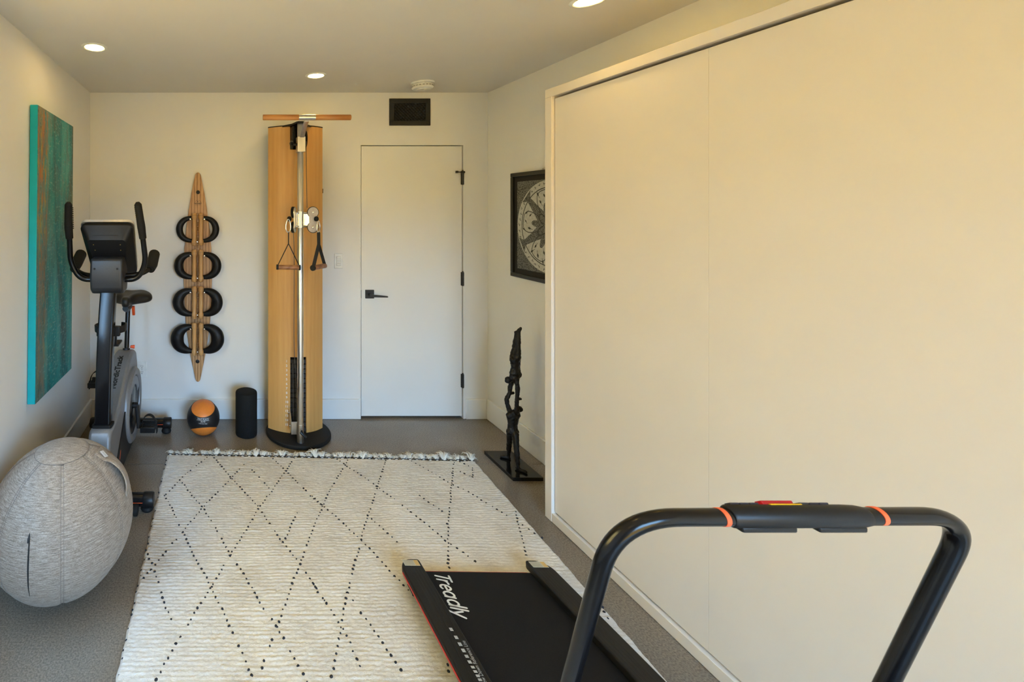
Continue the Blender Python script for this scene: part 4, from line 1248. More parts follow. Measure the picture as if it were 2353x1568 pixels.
HZ = lambda y: 380 + y / 3.0125
PAIRS = [(330, 558, 76, 370, 350, 540, 49), (583, 810, 62, 385, 602, 800, 64), (837, 1065, 52, 395, 850, 1057, 78), (1090, 1320, 38, 405, 1103, 1320, 92)]
ORD = ['top', 'second', 'third', 'bottom']
WT = ['slimmest', 'fairly slim', 'fairly thick', 'thickest']
for i, (h0, h1, xo0, xo1, c0, c1, tk) in enumerate(PAIRS):
    WY = SBY - 0.036 - 0.84 * tk * 3.2 / 3.0125 / 2000
    for s, hx in ((-1, 200), (1, 246)):
        uh = 380 + hx / 3.0125
        pt, pb = P(uh, HZ(h0), WY), P(uh, HZ(h1), WY)
        zc, hl, xh = (pt.z + pb.z) / 2, (pt.z - pb.z) / 2, pt.x
        t_ = thing('swing_weight', (xh, WY, zc - hl), ('%s leather swing weight with wooden grip, %s of the %s pair' % (WT[i], 'left' if s < 0 else 'right', ORD[i])).strip(), 'hand weight', 'swing weights on the wall board')
        MB().lathe([(0, -hl), (0.009, -hl + 0.001), (0.016, -hl + 0.007), (0.0198, -hl + 0.016), (0.0195, -hl + 0.036), (0.0185, -hl + 0.040), (0.0150, -hl + 0.047), (0.0142, -hl + 0.06),
                    (0.0175, 0.0), (0.0142, hl - 0.06), (0.0150, hl - 0.047), (0.0185, hl - 0.040), (0.0195, hl - 0.036), (0.0198, hl - 0.016), (0.016, hl - 0.007), (0.009, hl - 0.001), (0, hl)],
                   (xh, WY, zc), n=20).build('grip', TURNED, t_)
        for sg in (1, -1):
            MB().lathe([(0.0196, -0.0008), (0.0202, 0), (0.0196, 0.0008)], (xh, WY, zc + sg * (hl - 0.019)), n=20).build('seam_ring', PRINT_BLACK, t_)
        xo = P(380 + (xo0 if s < 0 else xo1) / 3.0125, 0, WY).x
        reach = abs(xo - xh)
        rm = tk * 3.2 / 3.0125 / 2 / 1000 * 1.0
        hb = (c1 - c0) / 3.0125 * 3.226e-3 / 2
        re = 0.0125
        A_, B_ = reach - rm, hb - 0.6 * (re + rm) * 0.72
        pts, rad = [], []
        for k in range(33):
            th_ = math.radians(98 - 196 * k / 32)
            ct = max(math.cos(th_), -0.14)
            pts.append((xh + s * (A_ * (abs(ct) ** 0.8 if ct > 0 else ct) + 0.004), WY + 0.010, zc + B_ * math.sin(th_)))
            rad.append(re + (rm - re) * max(ct, 0) ** 0.95)
        mb = MB().tube(pts, rad, 18)
        mb.v = [Vector((p.x, WY + 0.010 + (p.y - WY - 0.010) * 0.84, p.z)) for p in mb.v]
        for p in mb.v:                                       # creased, hand-stuffed leather
            d = mnoise.noise(Vector((p.x * 38, p.y * 38, p.z * 38 + i * 7 + s))) * 0.0022
            p.y += d; p.x += d * s * 0.5
        mb.build('leather_weight', LEATHER, t_, smooth=60)
    for (zx, zy) in ((173, h0 + 44), (270, h0 + 44), (221, h1 - 28)):
        q = P(380 + zx / 3.0125, HZ(zy), WY - 0.02)
        MB().tube([(q.x, SBY - 0.02, q.z), (q.x, WY - 0.022, q.z)], 0.004, 8).lathe([(0.0045, 0.006), (0.007, 0.002), (0.007, -0.003), (0.004, -0.007), (0, -0.008)], (q.x, WY - 0.022, q.z), 'Y', 12).build('steel_pin', CHROME, sb)

# ================================================================== MEDICINE BALL
mr = 0.1145
mc = Vector(((467.5 - U0) * 3.175 / FPX - 0.001, 3.175, mr + 0.0005))
mb_ = thing('medicine_ball', (mc.x, mc.y, 0), 'orange and black medicine ball on the floor below the weight board', 'medicine ball')
MB().lathe([(mr * math.sin(PI * k / 32), -mr * math.cos(PI * k / 32)) for k in range(33)], mc, n=48).build('shell', BALL_BLACK, mb_)
az = math.atan2(-mc.y, -mc.x)
def sphere_cap(azi, ele, ang, r=mr):
    d = Vector((math.cos(ele) * math.cos(azi), math.cos(ele) * math.sin(azi), math.sin(ele)))
    q = d.to_track_quat('Z', 'Y').to_matrix()
    prof = [(0, r + 0.0018)] + [((r + 0.0018) * math.sin(ang * k / 14), (r + 0.0018) * math.cos(ang * k / 14)) for k in range(1, 14)] + [((r + 0.0004) * math.sin(ang), (r + 0.0004) * math.cos(ang)), ((r - 0.003) * math.sin(ang + 0.02), (r - 0.003) * math.cos(ang + 0.02))]
    return MB().lathe(prof, mc, n=48, M=q)
def cap_rim(azi, ele, ang):
    d = Vector((math.cos(ele) * math.cos(azi), math.cos(ele) * math.sin(azi), math.sin(ele)))
    q = d.to_track_quat('Z', 'Y').to_matrix()
    pr_ = [((mr + dd) * math.sin(ang + aa), (mr + dd) * math.cos(ang + aa)) for dd, aa in ((0.0, 0.0), (0.0022, 0.015), (0.0024, 0.035), (0.0, 0.055))]
    return MB().lathe(pr_, mc, n=48, M=q)
R_ = math.radians
for (da, el, an) in ((R_(-4), R_(69), R_(45)), (R_(6), R_(-62), R_(52))):
    sphere_cap(az + da, el, an).build('orange_cap', ORANGE_RUB, mb_)
    cap_rim(az + da, el, an).build('cap_rim', BALL_BLACK, mb_)
txt = MB()
tdir_el, tdir_az = R_(9.0), az - R_(1.5)
def on_ball(x, y, roll=-0.06):
    xr = x * math.cos(roll) - y * math.sin(roll); yr = x * math.sin(roll) + y * math.cos(roll)
    a_, e_ = tdir_az + xr / mr, tdir_el + yr / mr
    return mc + Vector((math.cos(e_) * math.cos(a_), math.cos(e_) * math.sin(a_), math.sin(e_))) * (mr + 0.0012)
add_text(txt, 'FIRST PLACE', 0.0145, lambda x, y: on_ball(x, y + 0.016), bold=0.0003)
add_text(txt, 'ELITE', 0.0135, lambda x, y: on_ball(x, y + 0.0015), bold=0.0003, shear=0.2)
add_text(txt, '1-800-556-7464', 0.0092, lambda x, y: on_ball(x, y - 0.011), bold=0.0002)
strokes(txt, [[(-0.045 + 0.0045 * k, 0.0245) for k in range(21)], [(-0.045 + 0.0045 * k, 0.0085) for k in range(21)]], 0.0016, on_ball)
txt.build('lettering', PRINT_GREY, mb_, smooth=0, fix=False)

# ================================================================== FOAM ROLLER
fr_ = 0.0755
fc_ = (P(566, 0, 3.165).x, 3.165)
ro = MB().lathe([(0, 0.001), (fr_ - 0.008, 0.001), (fr_ - 0.002, 0.004), (fr_, 0.012), (fr_, 0.290), (fr_ - 0.003, 0.299), (fr_ - 0.011, 0.303), (0, 0.303)], (fc_[0], fc_[1], 0), n=48).build('foam_roller', FOAM, None, origin=(fc_[0], fc_[1], 0))
tag(ro, 'short black foam roller standing upright beside the cable machine', 'foam roller')

# ================================================================== FABRIC SITTING BALL
BR = 0.2907
bc = Vector((-0.673, 1.902, BR + 0.0005))
yb = thing('sitting_ball', (bc.x, bc.y, 0), 'large greige fabric-covered exercise ball in the near left corner', 'exercise ball')
az = math.atan2(-bc.y, -bc.x)
NG = 7
nph, nth = 168, 90
def ball_r(ph_, th_):
    d = (ph_ - az + PI / NG * 0 + 40 * PI) % (2 * PI / NG)
    d = min(d, 2 * PI / NG - d)
    lat = math.sin(th_)
    w = math.exp(-(d * lat * BR / 0.009) ** 2)
    return BR * (1 - 0.014 * w + 0.004 * math.sin(th_) * math.cos(NG * (ph_ - az) + PI))
vs_, fs_, uv_ = [], [], []
for i in range(nth + 1):
    th_ = PI * i / nth
    for k in range(nph + 1):
        ph_ = 2 * PI * k / nph
        r_ = ball_r(ph_, th_)
        x, y, z = r_ * math.sin(th_) * math.cos(ph_), r_ * math.sin(th_) * math.sin(ph_), r_ * math.cos(th_)
        z = max(z, -BR * 0.985)
        vs_.append(Vector((bc.x + x, bc.y + y, bc.z + z))); uv_.append((k / nph, i / nth))
for i in range(nth):
    for k in range(nph):
        a = i * (nph + 1) + k
        fs_.append((a, a + nph + 1, a + nph + 2, a + 1))
m_ = MB(); m_.v, m_.f = vs_, fs_
cov = m_.build('fabric_cover', FABRIC, yb, smooth=60, fix=False)
def set_uv(o, fn):
    me = o.data
    ul = me.uv_layers.new(name='UVMap')
    for lp_ in me.loops:
        ul.data[lp_.index].uv = fn(lp_.vertex_index, me.vertices[lp_.vertex_index].co)
set_uv(cov, lambda i, c: uv_[i])
planar = lambda i, c: (c.x / 1.83 + 0.3 * c.y, c.y / 0.91)
pt_ang = 0.108 / BR
prof = [(0, BR * 1.009)] + [(BR * 1.009 * math.sin(pt_ang * k / 8), BR * 1.009 * math.cos(pt_ang * k / 8)) for k in range(1, 9)] + [(BR * 0.998 * math.sin(pt_ang * 1.03), BR * 0.998 * math.cos(pt_ang * 1.03))]
tpz = MB().lathe(prof, bc, n=56).build('top_patch', FABRIC, yb, smooth=60)
set_uv(tpz, planar)
# stitched seam cords down each gore, with crease shade in their colour
sc_ = MB()
for g in range(NG):
    ph_ = az + 2 * PI * g / NG
    for off_ in (-0.0055, 0.0055):
        pts = []
        for k in range(40):
            th_ = pt_ang + (PI * 0.93 - pt_ang) * k / 39
            pp = ph_ + off_ / (BR * math.sin(th_))
            rr = ball_r(pp, th_) + 0.0004
            pts.append(bc + Vector((rr * math.sin(th_) * math.cos(pp), rr * math.sin(th_) * math.sin(pp), rr * math.cos(th_))))
        sc_.tube(pts, 0.0010, 5)
psm = []
for k in range(57):
    a_ = 2 * PI * k / 56
    th_ = pt_ang * 1.02
    psm.append(bc + Vector((math.sin(th_) * math.cos(a_), math.sin(th_) * math.sin(a_), math.cos(th_))) * (BR * 1.004))
sc_.tube(psm, 0.0016, 5, cap=False)
sc_.build('seams', SEAM, yb)
# carrying handle: a loose band standing off the cover
def hit_ball(u, v):
    d = Vector(((u - U0) / FPX, 1.0, -(v - V0) / FPX)).normalized()
    o_ = Vector((0, 0, CAMZ)) - bc
    b_ = o_.dot(d); c0_ = o_.dot(o_) - BR * BR
    disc = max(b_ * b_ - c0_, 0)
    return Vector((0, 0, CAMZ)) + d * (-b_ - math.sqrt(disc))
e0, e1 = hit_ball(238, 1060), hit_ball(287, 1133)
n0, n1 = (e0 - bc).normalized(), (e1 - bc).normalized()
hv, hf, nn = [], [], 22
wid = 0.085
for k in range(nn + 1):
    t_ = -0.30 + 1.40 * k / nn
    ang = n0.angle(n1)
    axis = n0.cross(n1).normalized()
    nrm = Matrix.Rotation(ang * t_, 3, axis) @ n0
    along = axis.cross(nrm).normalized()
    away = along.cross(nrm).normalized()
    if away.dot(Vector((0, 0, CAMZ)) - bc) > 0: away = -away
    lift = 0.026 * max(0.0, math.sin(PI * min(max(t_, 0), 1))) ** 0.7
    for j in range(7):
        s_ = j / 6
        a_ = wid * s_ / BR
        nr = (nrm * math.cos(a_) + away * math.sin(a_)).normalized()
        lf = lift * (1.0 - 0.75 * s_ ** 1.5) + 0.0025
        hv.append(bc + nr * (BR + lf))
for k in range(nn):
    for j in range(6):
        a = k * 7 + j
        hf.append((a, a + 1, a + 8, a + 7))
hm = MB(); hm.v, hm.f = hv, hf
ho = hm.build('carry_handle', FABRIC, yb, smooth=80)
sd_ = ho.modifiers.new('solid', 'SOLIDIFY'); sd_.thickness = 0.004; sd_.offset = 0
set_uv(ho, planar)
hem = MB().tube([hv[k * 7] for k in range(nn + 1)], 0.003, 6).build('handle_hem', FABRIC, ho); set_uv(hem, planar)
# zipper
def ball_pt(u, v, lift=0.001):
    q = hit_ball(u, v); n_ = (q - bc).normalized()
    return bc + n_ * ((q - bc).length + lift)
zp = [ball_pt(u, v, 0.0005) for u, v in ((68.5, 1226), (67.5, 1245), (65.5, 1280), (64.5, 1320), (65.5, 1350), (68.5, 1370))]
zp = bezier(zp, 6)
MB().tube(zp, [0.0012 + 0.0022 * math.sin(PI * min(1, (k + 1) / len(zp))) for k in range(len(zp))], 8).build('zipper', SLOT, yb)
MB().tube([ball_pt(69, 1228, 0.004), ball_pt(67.5, 1240, 0.006), ball_pt(65.5, 1247, 0.005)], [0.0015, 0.0045, 0.003], 8).build('zip_pull', BLACK_METAL, yb)
fl_ = MB()
for off_ in (-9, 10):
    fl_.tube([ball_pt(u + off_, v, 0.0003) for u, v in ((68.5, 1208), (67.5, 1245), (65.5, 1280), (64.5, 1320), (65.5, 1350), (69.5, 1385))], 0.0010, 5)
fl_.build('zip_placket', SEAM, yb)
# brand tag
tcn = ball_pt(236, 1048, 0.010)
tn = (tcn - bc).normalized()
tx = Vector((0.62, -0.35, -0.35)); tx = (tx - tn * tx.dot(tn)).normalized(); ty = tn.cross(tx)
tg = MB().obox(tcn, (0.034, 0.024, 0.0012), Matrix((tx, ty, tn)).transposed()).build('brand_tag', TAGM, yb)
tl = MB(); add_text(tl, 'VLUV', 0.010, lambda x, y: tcn + tx * x + ty * y + tn * 0.0009); tl.build('tag_lettering', PRINT_BLACK, tg, smooth=0, fix=False)

# ================================================================== ACROBAT SCULPTURE
ac = thing('acrobat_sculpture', (1.768, 2.76, 0), 'black bronze sculpture of one acrobat lifting another in a handstand on a plate', 'sculpture')
MB().box((1.682, 2.617, 0.001), (1.856, 2.908, 0.022)).build('base_plate', PLATE, ac, bevel=0.0012)
def capsule(mb, p, q, r0, r1, flat=1.0, n=14):
    """tapered limb with round ends; flat squeezes it front to back (room Y)"""
    p, q = Vector(p), Vector(q)
    d = (q - p); L_ = max(d.length, 1e-5); t = d / L_
    hs_, rs_ = [], []
    for a in (90, 60, 30, 0): hs_.append(-r0 * math.sin(R2(a))); rs_.append(r0 * math.cos(R2(a)))
    for a in (0, 30, 60, 90): hs_.append(L_ + r1 * math.sin(R2(a))); rs_.append(r1 * math.cos(R2(a)))
    M = t.to_track_quat('Z', 'Y').to_matrix()
    k0 = len(mb.v)
    mb.lathe([(max(r, 0.0), h_) if r > 1e-6 else (0, h_) for r, h_ in zip(rs_, hs_)], p, n=n, M=M)
    for v_ in mb.v[k0:]:
        w_ = max(0.0, min(1.0, (v_ - p).dot(t) / L_))
        yc = p.y + (q.y - p.y) * w_
        v_.y = yc + (v_.y - yc) * flat
    return mb
R2 = math.radians
def figure(name, bones, parent, mat):
    mb = MB()
    for b_ in bones:
        capsule(mb, *b_)
    o = mb.build(name, mat, parent, smooth=0)
    rm_ = o.modifiers.new('remesh', 'REMESH'); rm_.mode = 'VOXEL'; rm_.voxel_size = 0.0032; rm_.use_smooth_shade = True
    sm_ = o.modifiers.new('smooth', 'SMOOTH'); sm_.iterations = 4; sm_.factor = 0.5
    tx_ = bpy.data.textures.new(name + '_lumps', 'CLOUDS'); tx_.noise_scale = 0.012
    dm = o.modifiers.new('modelling_marks', 'DISPLACE'); dm.texture = tx_; dm.strength = 0.006; dm.mid_level = 0.45; dm.texture_coords = 'LOCAL'
    return o
PL = 0.022
q_ = lambda u, v, Y=2.745: P(u, v, Y)
an_f, an_n = F(1168.5, 1048, PL + 0.020), F(1190.5, 1074, PL + 0.020)
kn_f, kn_n = q_(1170, 1023, 2.79), q_(1187, 1034, 2.70)
hp_f, hp_n = q_(1172, 998, 2.762), q_(1184, 998, 2.728)
B1 = [(hp_f, kn_f, 0.0185, 0.0135), (kn_f, an_f, 0.0140, 0.0095), (kn_f + (an_f - kn_f) * 0.3 + Vector((0.002, 0.004, 0)), kn_f + (an_f - kn_f) * 0.5, 0.0150, 0.0125),
      (an_f, Vector((an_f.x, an_f.y, PL + 0.008)), 0.0095, 0.0085), (Vector((an_f.x + 0.004, an_f.y, PL + 0.008)), Vector((an_f.x - 0.036, an_f.y + 0.014, PL + 0.008)), 0.0095, 0.0085),
      (hp_n, kn_n, 0.0195, 0.0145), (kn_n, an_n, 0.0148, 0.0095), (kn_n + (an_n - kn_n) * 0.25, kn_n + (an_n - kn_n) * 0.5, 0.0160, 0.0130),
      (an_n, Vector((an_n.x, an_n.y, PL + 0.008)), 0.0095, 0.0085), (Vector((an_n.x - 0.004, an_n.y + 0.006, PL + 0.008)), Vector((an_n.x + 0.028, an_n.y - 0.028, PL + 0.008)), 0.0095, 0.0090),
      (q_(1172.5, 992), q_(1183.5, 992), 0.0225, 0.0225, 0.85), (q_(1178, 990), q_(1178, 977), 0.0300, 0.0270, 0.72), (q_(1178, 978), q_(1178.5, 960), 0.0270, 0.0345, 0.68), (q_(1172.5, 956), q_(1186, 954), 0.0245, 0.0255, 0.75),
      (q_(1173.5, 950, 2.755), q_(1186.5, 947, 2.735), 0.0150, 0.0160), (q_(1183, 948), q_(1190, 943), 0.0140, 0.0130), (q_(1191.5, 941.5, 2.735), q_(1194, 940.5, 2.733), 0.0175, 0.0175), (q_(1184, 939.5, 2.73), q_(1189, 941, 2.733), 0.0070, 0.0120),
      (q_(1172, 948, 2.762), q_(1165.3, 928, 2.772), 0.0140, 0.0120), (q_(1165.3, 928, 2.772), q_(1164, 917, 2.774), 0.0120, 0.0125), (q_(1164, 917, 2.774), q_(1170.5, 904, 2.77), 0.0125, 0.0105), (q_(1170, 904, 2.77), q_(1179, 903, 2.766), 0.0100, 0.0085),
      (q_(1187.5, 946, 2.722), q_(1187.5, 928, 2.715), 0.0130, 0.0110), (q_(1187.5, 928, 2.715), q_(1187.8, 914, 2.714), 0.0110, 0.0098), (q_(1188.5, 916, 2.713), q_(1195.5, 917, 2.711), 0.0095, 0.0085)]
figure('standing_figure', B1, ac, BRONZE)
B2 = [(q_(1193.8, 757, 2.742), q_(1187, 764, 2.748), 0.0085, 0.0095), (q_(1196.5, 755, 2.736), q_(1192, 762.5, 2.738), 0.0080, 0.0095), (q_(1184.8, 764.5, 2.752), q_(1188, 763, 2.75), 0.0085, 0.0085),
      (q_(1187, 766, 2.750), q_(1184.3, 788, 2.755), 0.0100, 0.0145), (q_(1184.3, 788, 2.755), q_(1182.5, 803, 2.757), 0.0145, 0.0145), (q_(1182.5, 803, 2.757), q_(1179.5, 824, 2.758), 0.0160, 0.0215),
      (q_(1191.8, 764, 2.740), q_(1191, 786, 2.736), 0.0098, 0.0130), (q_(1191, 786, 2.736), q_(1190.8, 804, 2.734), 0.0130, 0.0135), (q_(1190.8, 804, 2.734), q_(1189, 824, 2.734), 0.0145, 0.0190),
      (q_(1179.5, 828), q_(1188.5, 828), 0.0215, 0.0200, 0.85), (q_(1184.5, 832), q_(1184.5, 845), 0.0290, 0.0255, 0.75), (q_(1184.5, 846), q_(1184.3, 858), 0.0255, 0.0345, 0.70), (q_(1180.5, 864), q_(1188.5, 861), 0.0250, 0.0255, 0.75), (q_(1176.5, 869), q_(1186, 869), 0.0150, 0.0190),
      (q_(1178, 870, 2.75), q_(1171, 873, 2.75), 0.0120, 0.0120), (q_(1168, 873, 2.75), q_(1167, 875, 2.75), 0.0185, 0.0180),
      (q_(1176.5, 873, 2.76), q_(1174, 884, 2.768), 0.0150, 0.0125), (q_(1174, 884, 2.768), q_(1171.8, 892, 2.771), 0.0125, 0.0130), (q_(1171.8, 892, 2.771), q_(1171.5, 903, 2.771), 0.0130, 0.0100),
      (q_(1185.5, 872, 2.73), q_(1188.5, 886, 2.72), 0.0160, 0.0125), (q_(1188.5, 886, 2.72), q_(1189.3, 900, 2.716), 0.0125, 0.0128), (q_(1189.3, 900, 2.716), q_(1188, 917, 2.713), 0.0122, 0.0090)]
figure('handstand_figure', B2, ac, BRONZE)

# ================================================================== EXERCISE BIKE
KX = -0.645
bk = thing('exercise_bike', (KX, 2.77, 0), 'black and silver upright exercise bike in the left corner', 'exercise bike')
HWB = 0.060
prof = [(2.345, 0.115), (2.352, 0.30), (2.372, 0.385), (2.395, 0.408), (2.50, 0.405), (2.60, 0.448), (2.72, 0.530), (2.86, 0.612), (2.95, 0.638), (3.04, 0.632), (3.09, 0.605), (3.13, 0.50), (3.17, 0.30), (3.19, 0.115), (3.10, 0.085), (2.45, 0.085)]
MB().prism(prof, KX - HWB, KX + HWB, 'X').build('shroud', SILVER, bk, bevel=0.018, seg=4, smooth=40)
for s in (1, -1):
    x0 = KX + s * (HWB - 0.002); x1 = KX + s * (HWB + 0.007)
    pn = [(2.44, 0.075), (2.455, 0.15), (2.60, 0.27), (2.73, 0.385), (2.80, 0.44), (3.10, 0.44), (3.14, 0.30), (3.16, 0.10), (3.10, 0.07)]
    sp = MB().prism(pn, min(x0, x1), max(x0, x1), 'X').build('side_cover', BLACK_PLASTIC, bk, bevel=0.002)
    MB().prism([(2.548, 0.165), (2.555, 0.165), (2.575, 0.205), (2.568, 0.205)], min(x1, x1 + s * 0.001), max(x1, x1 + s * 0.001), 'X').build('orange_accent', ORANGE_PL, sp)
    xo = KX + s * HWB
    def pp(l): return [(r, s * hh_) for r, hh_ in l]
    MB().lathe(pp([(0.176, 0.004), (0.180, 0.018), (0.198, 0.026), (0.216, 0.024), (0.228, 0.012), (0.230, 0.0)]), (xo, 2.93, 0.315), 'X', 56).build('flywheel_ring', SILVER, bk)
    fd = MB().lathe(pp([(0, 0.012), (0.10, 0.012), (0.105, 0.010), (0.165, 0.009), (0.178, 0.012)]), (xo, 2.93, 0.315), 'X', 56).build('flywheel_cover', BLACK_GLOSS, bk)
    arc_ = MB()
    poly = [(2.93 + 0.17 * math.cos(R_(a)), 0.315 + 0.17 * math.sin(R_(a))) for a in range(20, 131, 10)] + [(2.93 + 0.12 * math.cos(R_(a)), 0.315 + 0.12 * math.sin(R_(a))) for a in range(130, 19, -10)]
    arc_.prism(poly, min(xo + s * 0.008, xo + s * 0.016), max(xo + s * 0.008, xo + s * 0.016), 'X').build('cover_arc', SILVER, fd)
    ang = R_(-98) if s > 0 else R_(82)
    cy_, cz__ = 2.93, 0.305
    ex, ey, ez = KX + s * 0.095, cy_ + 0.135 * math.cos(ang), cz__ + 0.135 * math.sin(ang)
    MB().lathe(pp([(0, 0.040), (0.016, 0.040), (0.019, 0.036), (0.019, 0.0)]), (xo, cy_, cz__), 'X', 24).tube([(KX + s * 0.092, cy_, cz__), (ex + s * 0.012, ey, ez)], [0.016, 0.013], 10).build('crank', BLACK_METAL, bk)
    pd = MB()
    pxc = KX + s * 0.172
    pd.tube([(ex, ey, ez), (pxc + s * 0.05, ey, ez)], 0.008, 10)
    pd.obox((pxc, ey, ez), (0.088, 0.095, 0.026))
    for k in (-1, 1):
        pd.obox((pxc, ey + k * 0.05, ez + 0.006), (0.092, 0.016, 0.032))
    for k in range(5):
        pd.obox((pxc, ey - 0.036 + k * 0.018, ez + 0.016), (0.075, 0.006, 0.008))
    po_ = pd.build('pedal', BLACK_PLASTIC, bk, bevel=0.003)
    st_ = MB()
    arcp = [(pxc + s * (0.047 * math.cos(R_(a))), ey + 0.01, ez + 0.004 + 0.072 * math.sin(R_(a))) for a in range(0, 181, 12)]
    st_.tube(arcp, 1.0, prof=[(-0.0018, -0.014), (0.0018, -0.014), (0.0018, 0.014), (-0.0018, 0.014)], up=(1, 0, 0))
    st_.obox((pxc + s * 0.05, ey + 0.01, ez - 0.012), (0.006, 0.03, 0.05))
    st_.build('toe_strap', RUBBER, po_, smooth=50)
# stabilisers
for (yy, zz, hw_, nm) in ((2.375, 0.052, 0.286, 'front'), (3.195, 0.066, 0.285, 'rear')):
    sb_ = MB().tube([(KX - hw_ + 0.03, yy, zz), (KX + hw_ - 0.03, yy, zz)], 0.033, 20).build('stabiliser', BLACK_GLOSS, bk)
    for s in (1, -1):
        x_ = KX + s * hw_
        MB().tube([(x_ - s * 0.055, yy, zz), (x_ - s * 0.05, yy, zz), (x_ - s * 0.006, yy, zz), (x_, yy, zz)], [0.034, 0.037, 0.037, 0.033], 20).build('end_cap', BLACK_PLASTIC, sb_)
        MB().lathe([(0, 0.001), (0.030, 0.001), (0.034, 0.010), (0.030, 0.022), (0.018, 0.030 if zz < 0.06 else 0.044), (0, 0.030 if zz < 0.06 else 0.044)], (x_ - s * 0.035, yy, 0), n=20).build('level_foot', RUBBER, sb_)
        MB().obox((x_ - s * 0.08, yy - 0.0335, zz + 0.002), (0.07, 0.001, 0.003)).build('orange_stripe', ORANGE_PL, sb_)
MB().box((KX - 0.04, 2.36, 0.04), (KX + 0.04, 2.50, 0.10)).box((KX - 0.04, 3.08, 0.05), (KX + 0.04, 3.22, 0.10)).build('base_frame', BLACK_METAL, bk, bevel=0.004)
for s in (1, -1):
    MB().lathe([(0, -0.012), (0.024, -0.012), (0.028, -0.008), (0.028, 0.008), (0.024, 0.012), (0, 0.012)], (KX + s * 0.20, 2.325, 0.030), 'X', 20).build('transport_wheel', RUBBER, bk)
# mast
rr_ = []
for (sx_, sy_, a0) in ((1, 1, 0), (-1, 1, 90), (-1, -1, 180), (1, -1, 270)):
    for k in range(7):
        a = R_(a0 + 15 * k)
        rr_.append((sx_ * (0.0425 - 0.011) + 0.011 * math.cos(a), sy_ * (0.034 - 0.011) + 0.011 * math.sin(a)))
mast = bezier([(KX, 2.448, 0.385), (KX, 2.462, 0.50), (KX, 2.482, 0.68), (KX, 2.507, 0.85), (KX, 2.545, 1.02), (KX, 2.595, 1.18)], 8)
MB().tube(mast, 1.0, prof=rr_, up=(1, 0, 0)).build('mast', BLACK_GLOSS, bk, smooth=9)
MB().lathe([(0.046, 0.40), (0.056, 0.405), (0.056, 0.412), (0.046, 0.418)], (0, 0, 0), n=28)
cl = MB().tube([(KX, 2.448, 0.402), (KX, 2.450, 0.416)], 1.25, prof=rr_, up=(1, 0, 0)).build('mast_collar', RUBBER, bk)
# cup holder behind the mast
ch = MB()
ch.obox((KX, 2.565, 0.885), (0.13, 0.03, 0.055))
for s in (1, -1):
    ch.tube(bezier([(KX + s * 0.055, 2.56, 0.890), (KX + s * 0.085, 2.60, 0.892), (KX + s * 0.078, 2.66, 0.888), (KX + s * 0.045, 2.69, 0.885)], 5), 1.0, prof=[(-0.004, -0.02), (0.004, -0.02), (0.004, 0.02), (-0.004, 0.02)], up=(1, 0, 0))
ch.obox((KX, 2.62, 0.80), (0.11, 0.10, 0.012)); ch.obox((KX, 2.575, 0.845), (0.09, 0.012, 0.09))
ch.build('bottle_holder', BLACK_PLASTIC, bk, bevel=0.003)
# console bracket + console
br_ = MB().prism([(2.515, 1.30), (2.500, 1.20), (2.512, 1.125), (2.545, 1.098), (2.64, 1.105), (2.66, 1.16), (2.64, 1.31)], KX - 0.091, KX + 0.091, 'X').build('console_bracket', CONSOLE_GREY, bk, bevel=0.014, seg=3)
hb_ = MB()
for s in (1, -1):
    hb_.lathe([(0.006, 0.0), (0.006, -0.0005), (0, -0.0005)], (KX + s * 0.063, 2.5035, 1.245), 'Y', 12)
hb_.build('screw_holes', SLOT, br_)
# console: local frame, x right, y up the screen, z out of the back (towards the camera)
ctop, cbot = Vector((KX, 2.535, 1.500)), Vector((KX, 2.745, 1.205))
cen = (ctop + cbot) / 2; uy = (ctop - cbot).normalized(); ux = Vector((1, 0, 0)); uz = ux.cross(uy)          # uz points down/towards the camera
if uz.y > 0: uz = -uz
CH = (ctop - cbot).length / 2
def Cn(x, y, z): return cen + ux * x + uy * y + uz * z
def cons_ring(w0, w1, h0, h1, z, rc=0.03):
    """rounded trapezoid ring: half width w0 at the bottom, w1 at the top"""
    pts = []
    for (sx_, sy_, a0) in ((1, 1, 0), (-1, 1, 90), (-1, -1, 180), (1, -1, 270)):
        w_ = w1 if sy_ > 0 else w0; hh_ = h1 if sy_ > 0 else h0
        for k in range(6):
            a = R_(a0 + 18 * k)
            pts.append(Cn(sx_ * (w_ - rc) + rc * math.cos(a), sy_ * (hh_ - rc) + rc * math.sin(a), z))
    return pts
rings = [cons_ring(0.130, 0.142, CH, CH, 0.0), cons_ring(0.133, 0.146, CH + 0.004, CH + 0.004, 0.012), cons_ring(0.133, 0.146, CH + 0.004, CH + 0.004, 0.030), cons_ring(0.090, 0.112, CH - 0.035, CH - 0.055, 0.072, 0.025), cons_ring(0.085, 0.106, CH - 0.04, CH - 0.062, 0.078, 0.02)]
n_ = len(rings[0]); cb_ = MB()
cb_.v = [p for r in rings for p in r]
cb_.f = [(i * n_ + k, i * n_ + (k + 1) % n_, (i + 1) * n_ + (k + 1) % n_, (i + 1) * n_ + k) for i in range(len(rings) - 1) for k in range(n_)] + [tuple(range(n_)), tuple((len(rings) - 1) * n_ + k for k in range(n_ - 1, -1, -1))]
con = cb_.build('console', BLACK_PLASTIC, bk, smooth=32)
rim = MB()
rr2 = [cons_ring(0.133, 0.150, CH + 0.006, CH + 0.010, 0.006), cons_ring(0.133, 0.150, CH + 0.006, CH + 0.012, -0.012), cons_ring(0.126, 0.140, CH, CH + 0.002, -0.018)]
rim.v = [p for r in rr2 for p in r]
rim.f = [(i * n_ + k, i * n_ + (k + 1) % n_, (i + 1) * n_ + (k + 1) % n_, (i + 1) * n_ + k) for i in range(2) for k in range(n_)] + [tuple(2 * n_ + k for k in range(n_))]
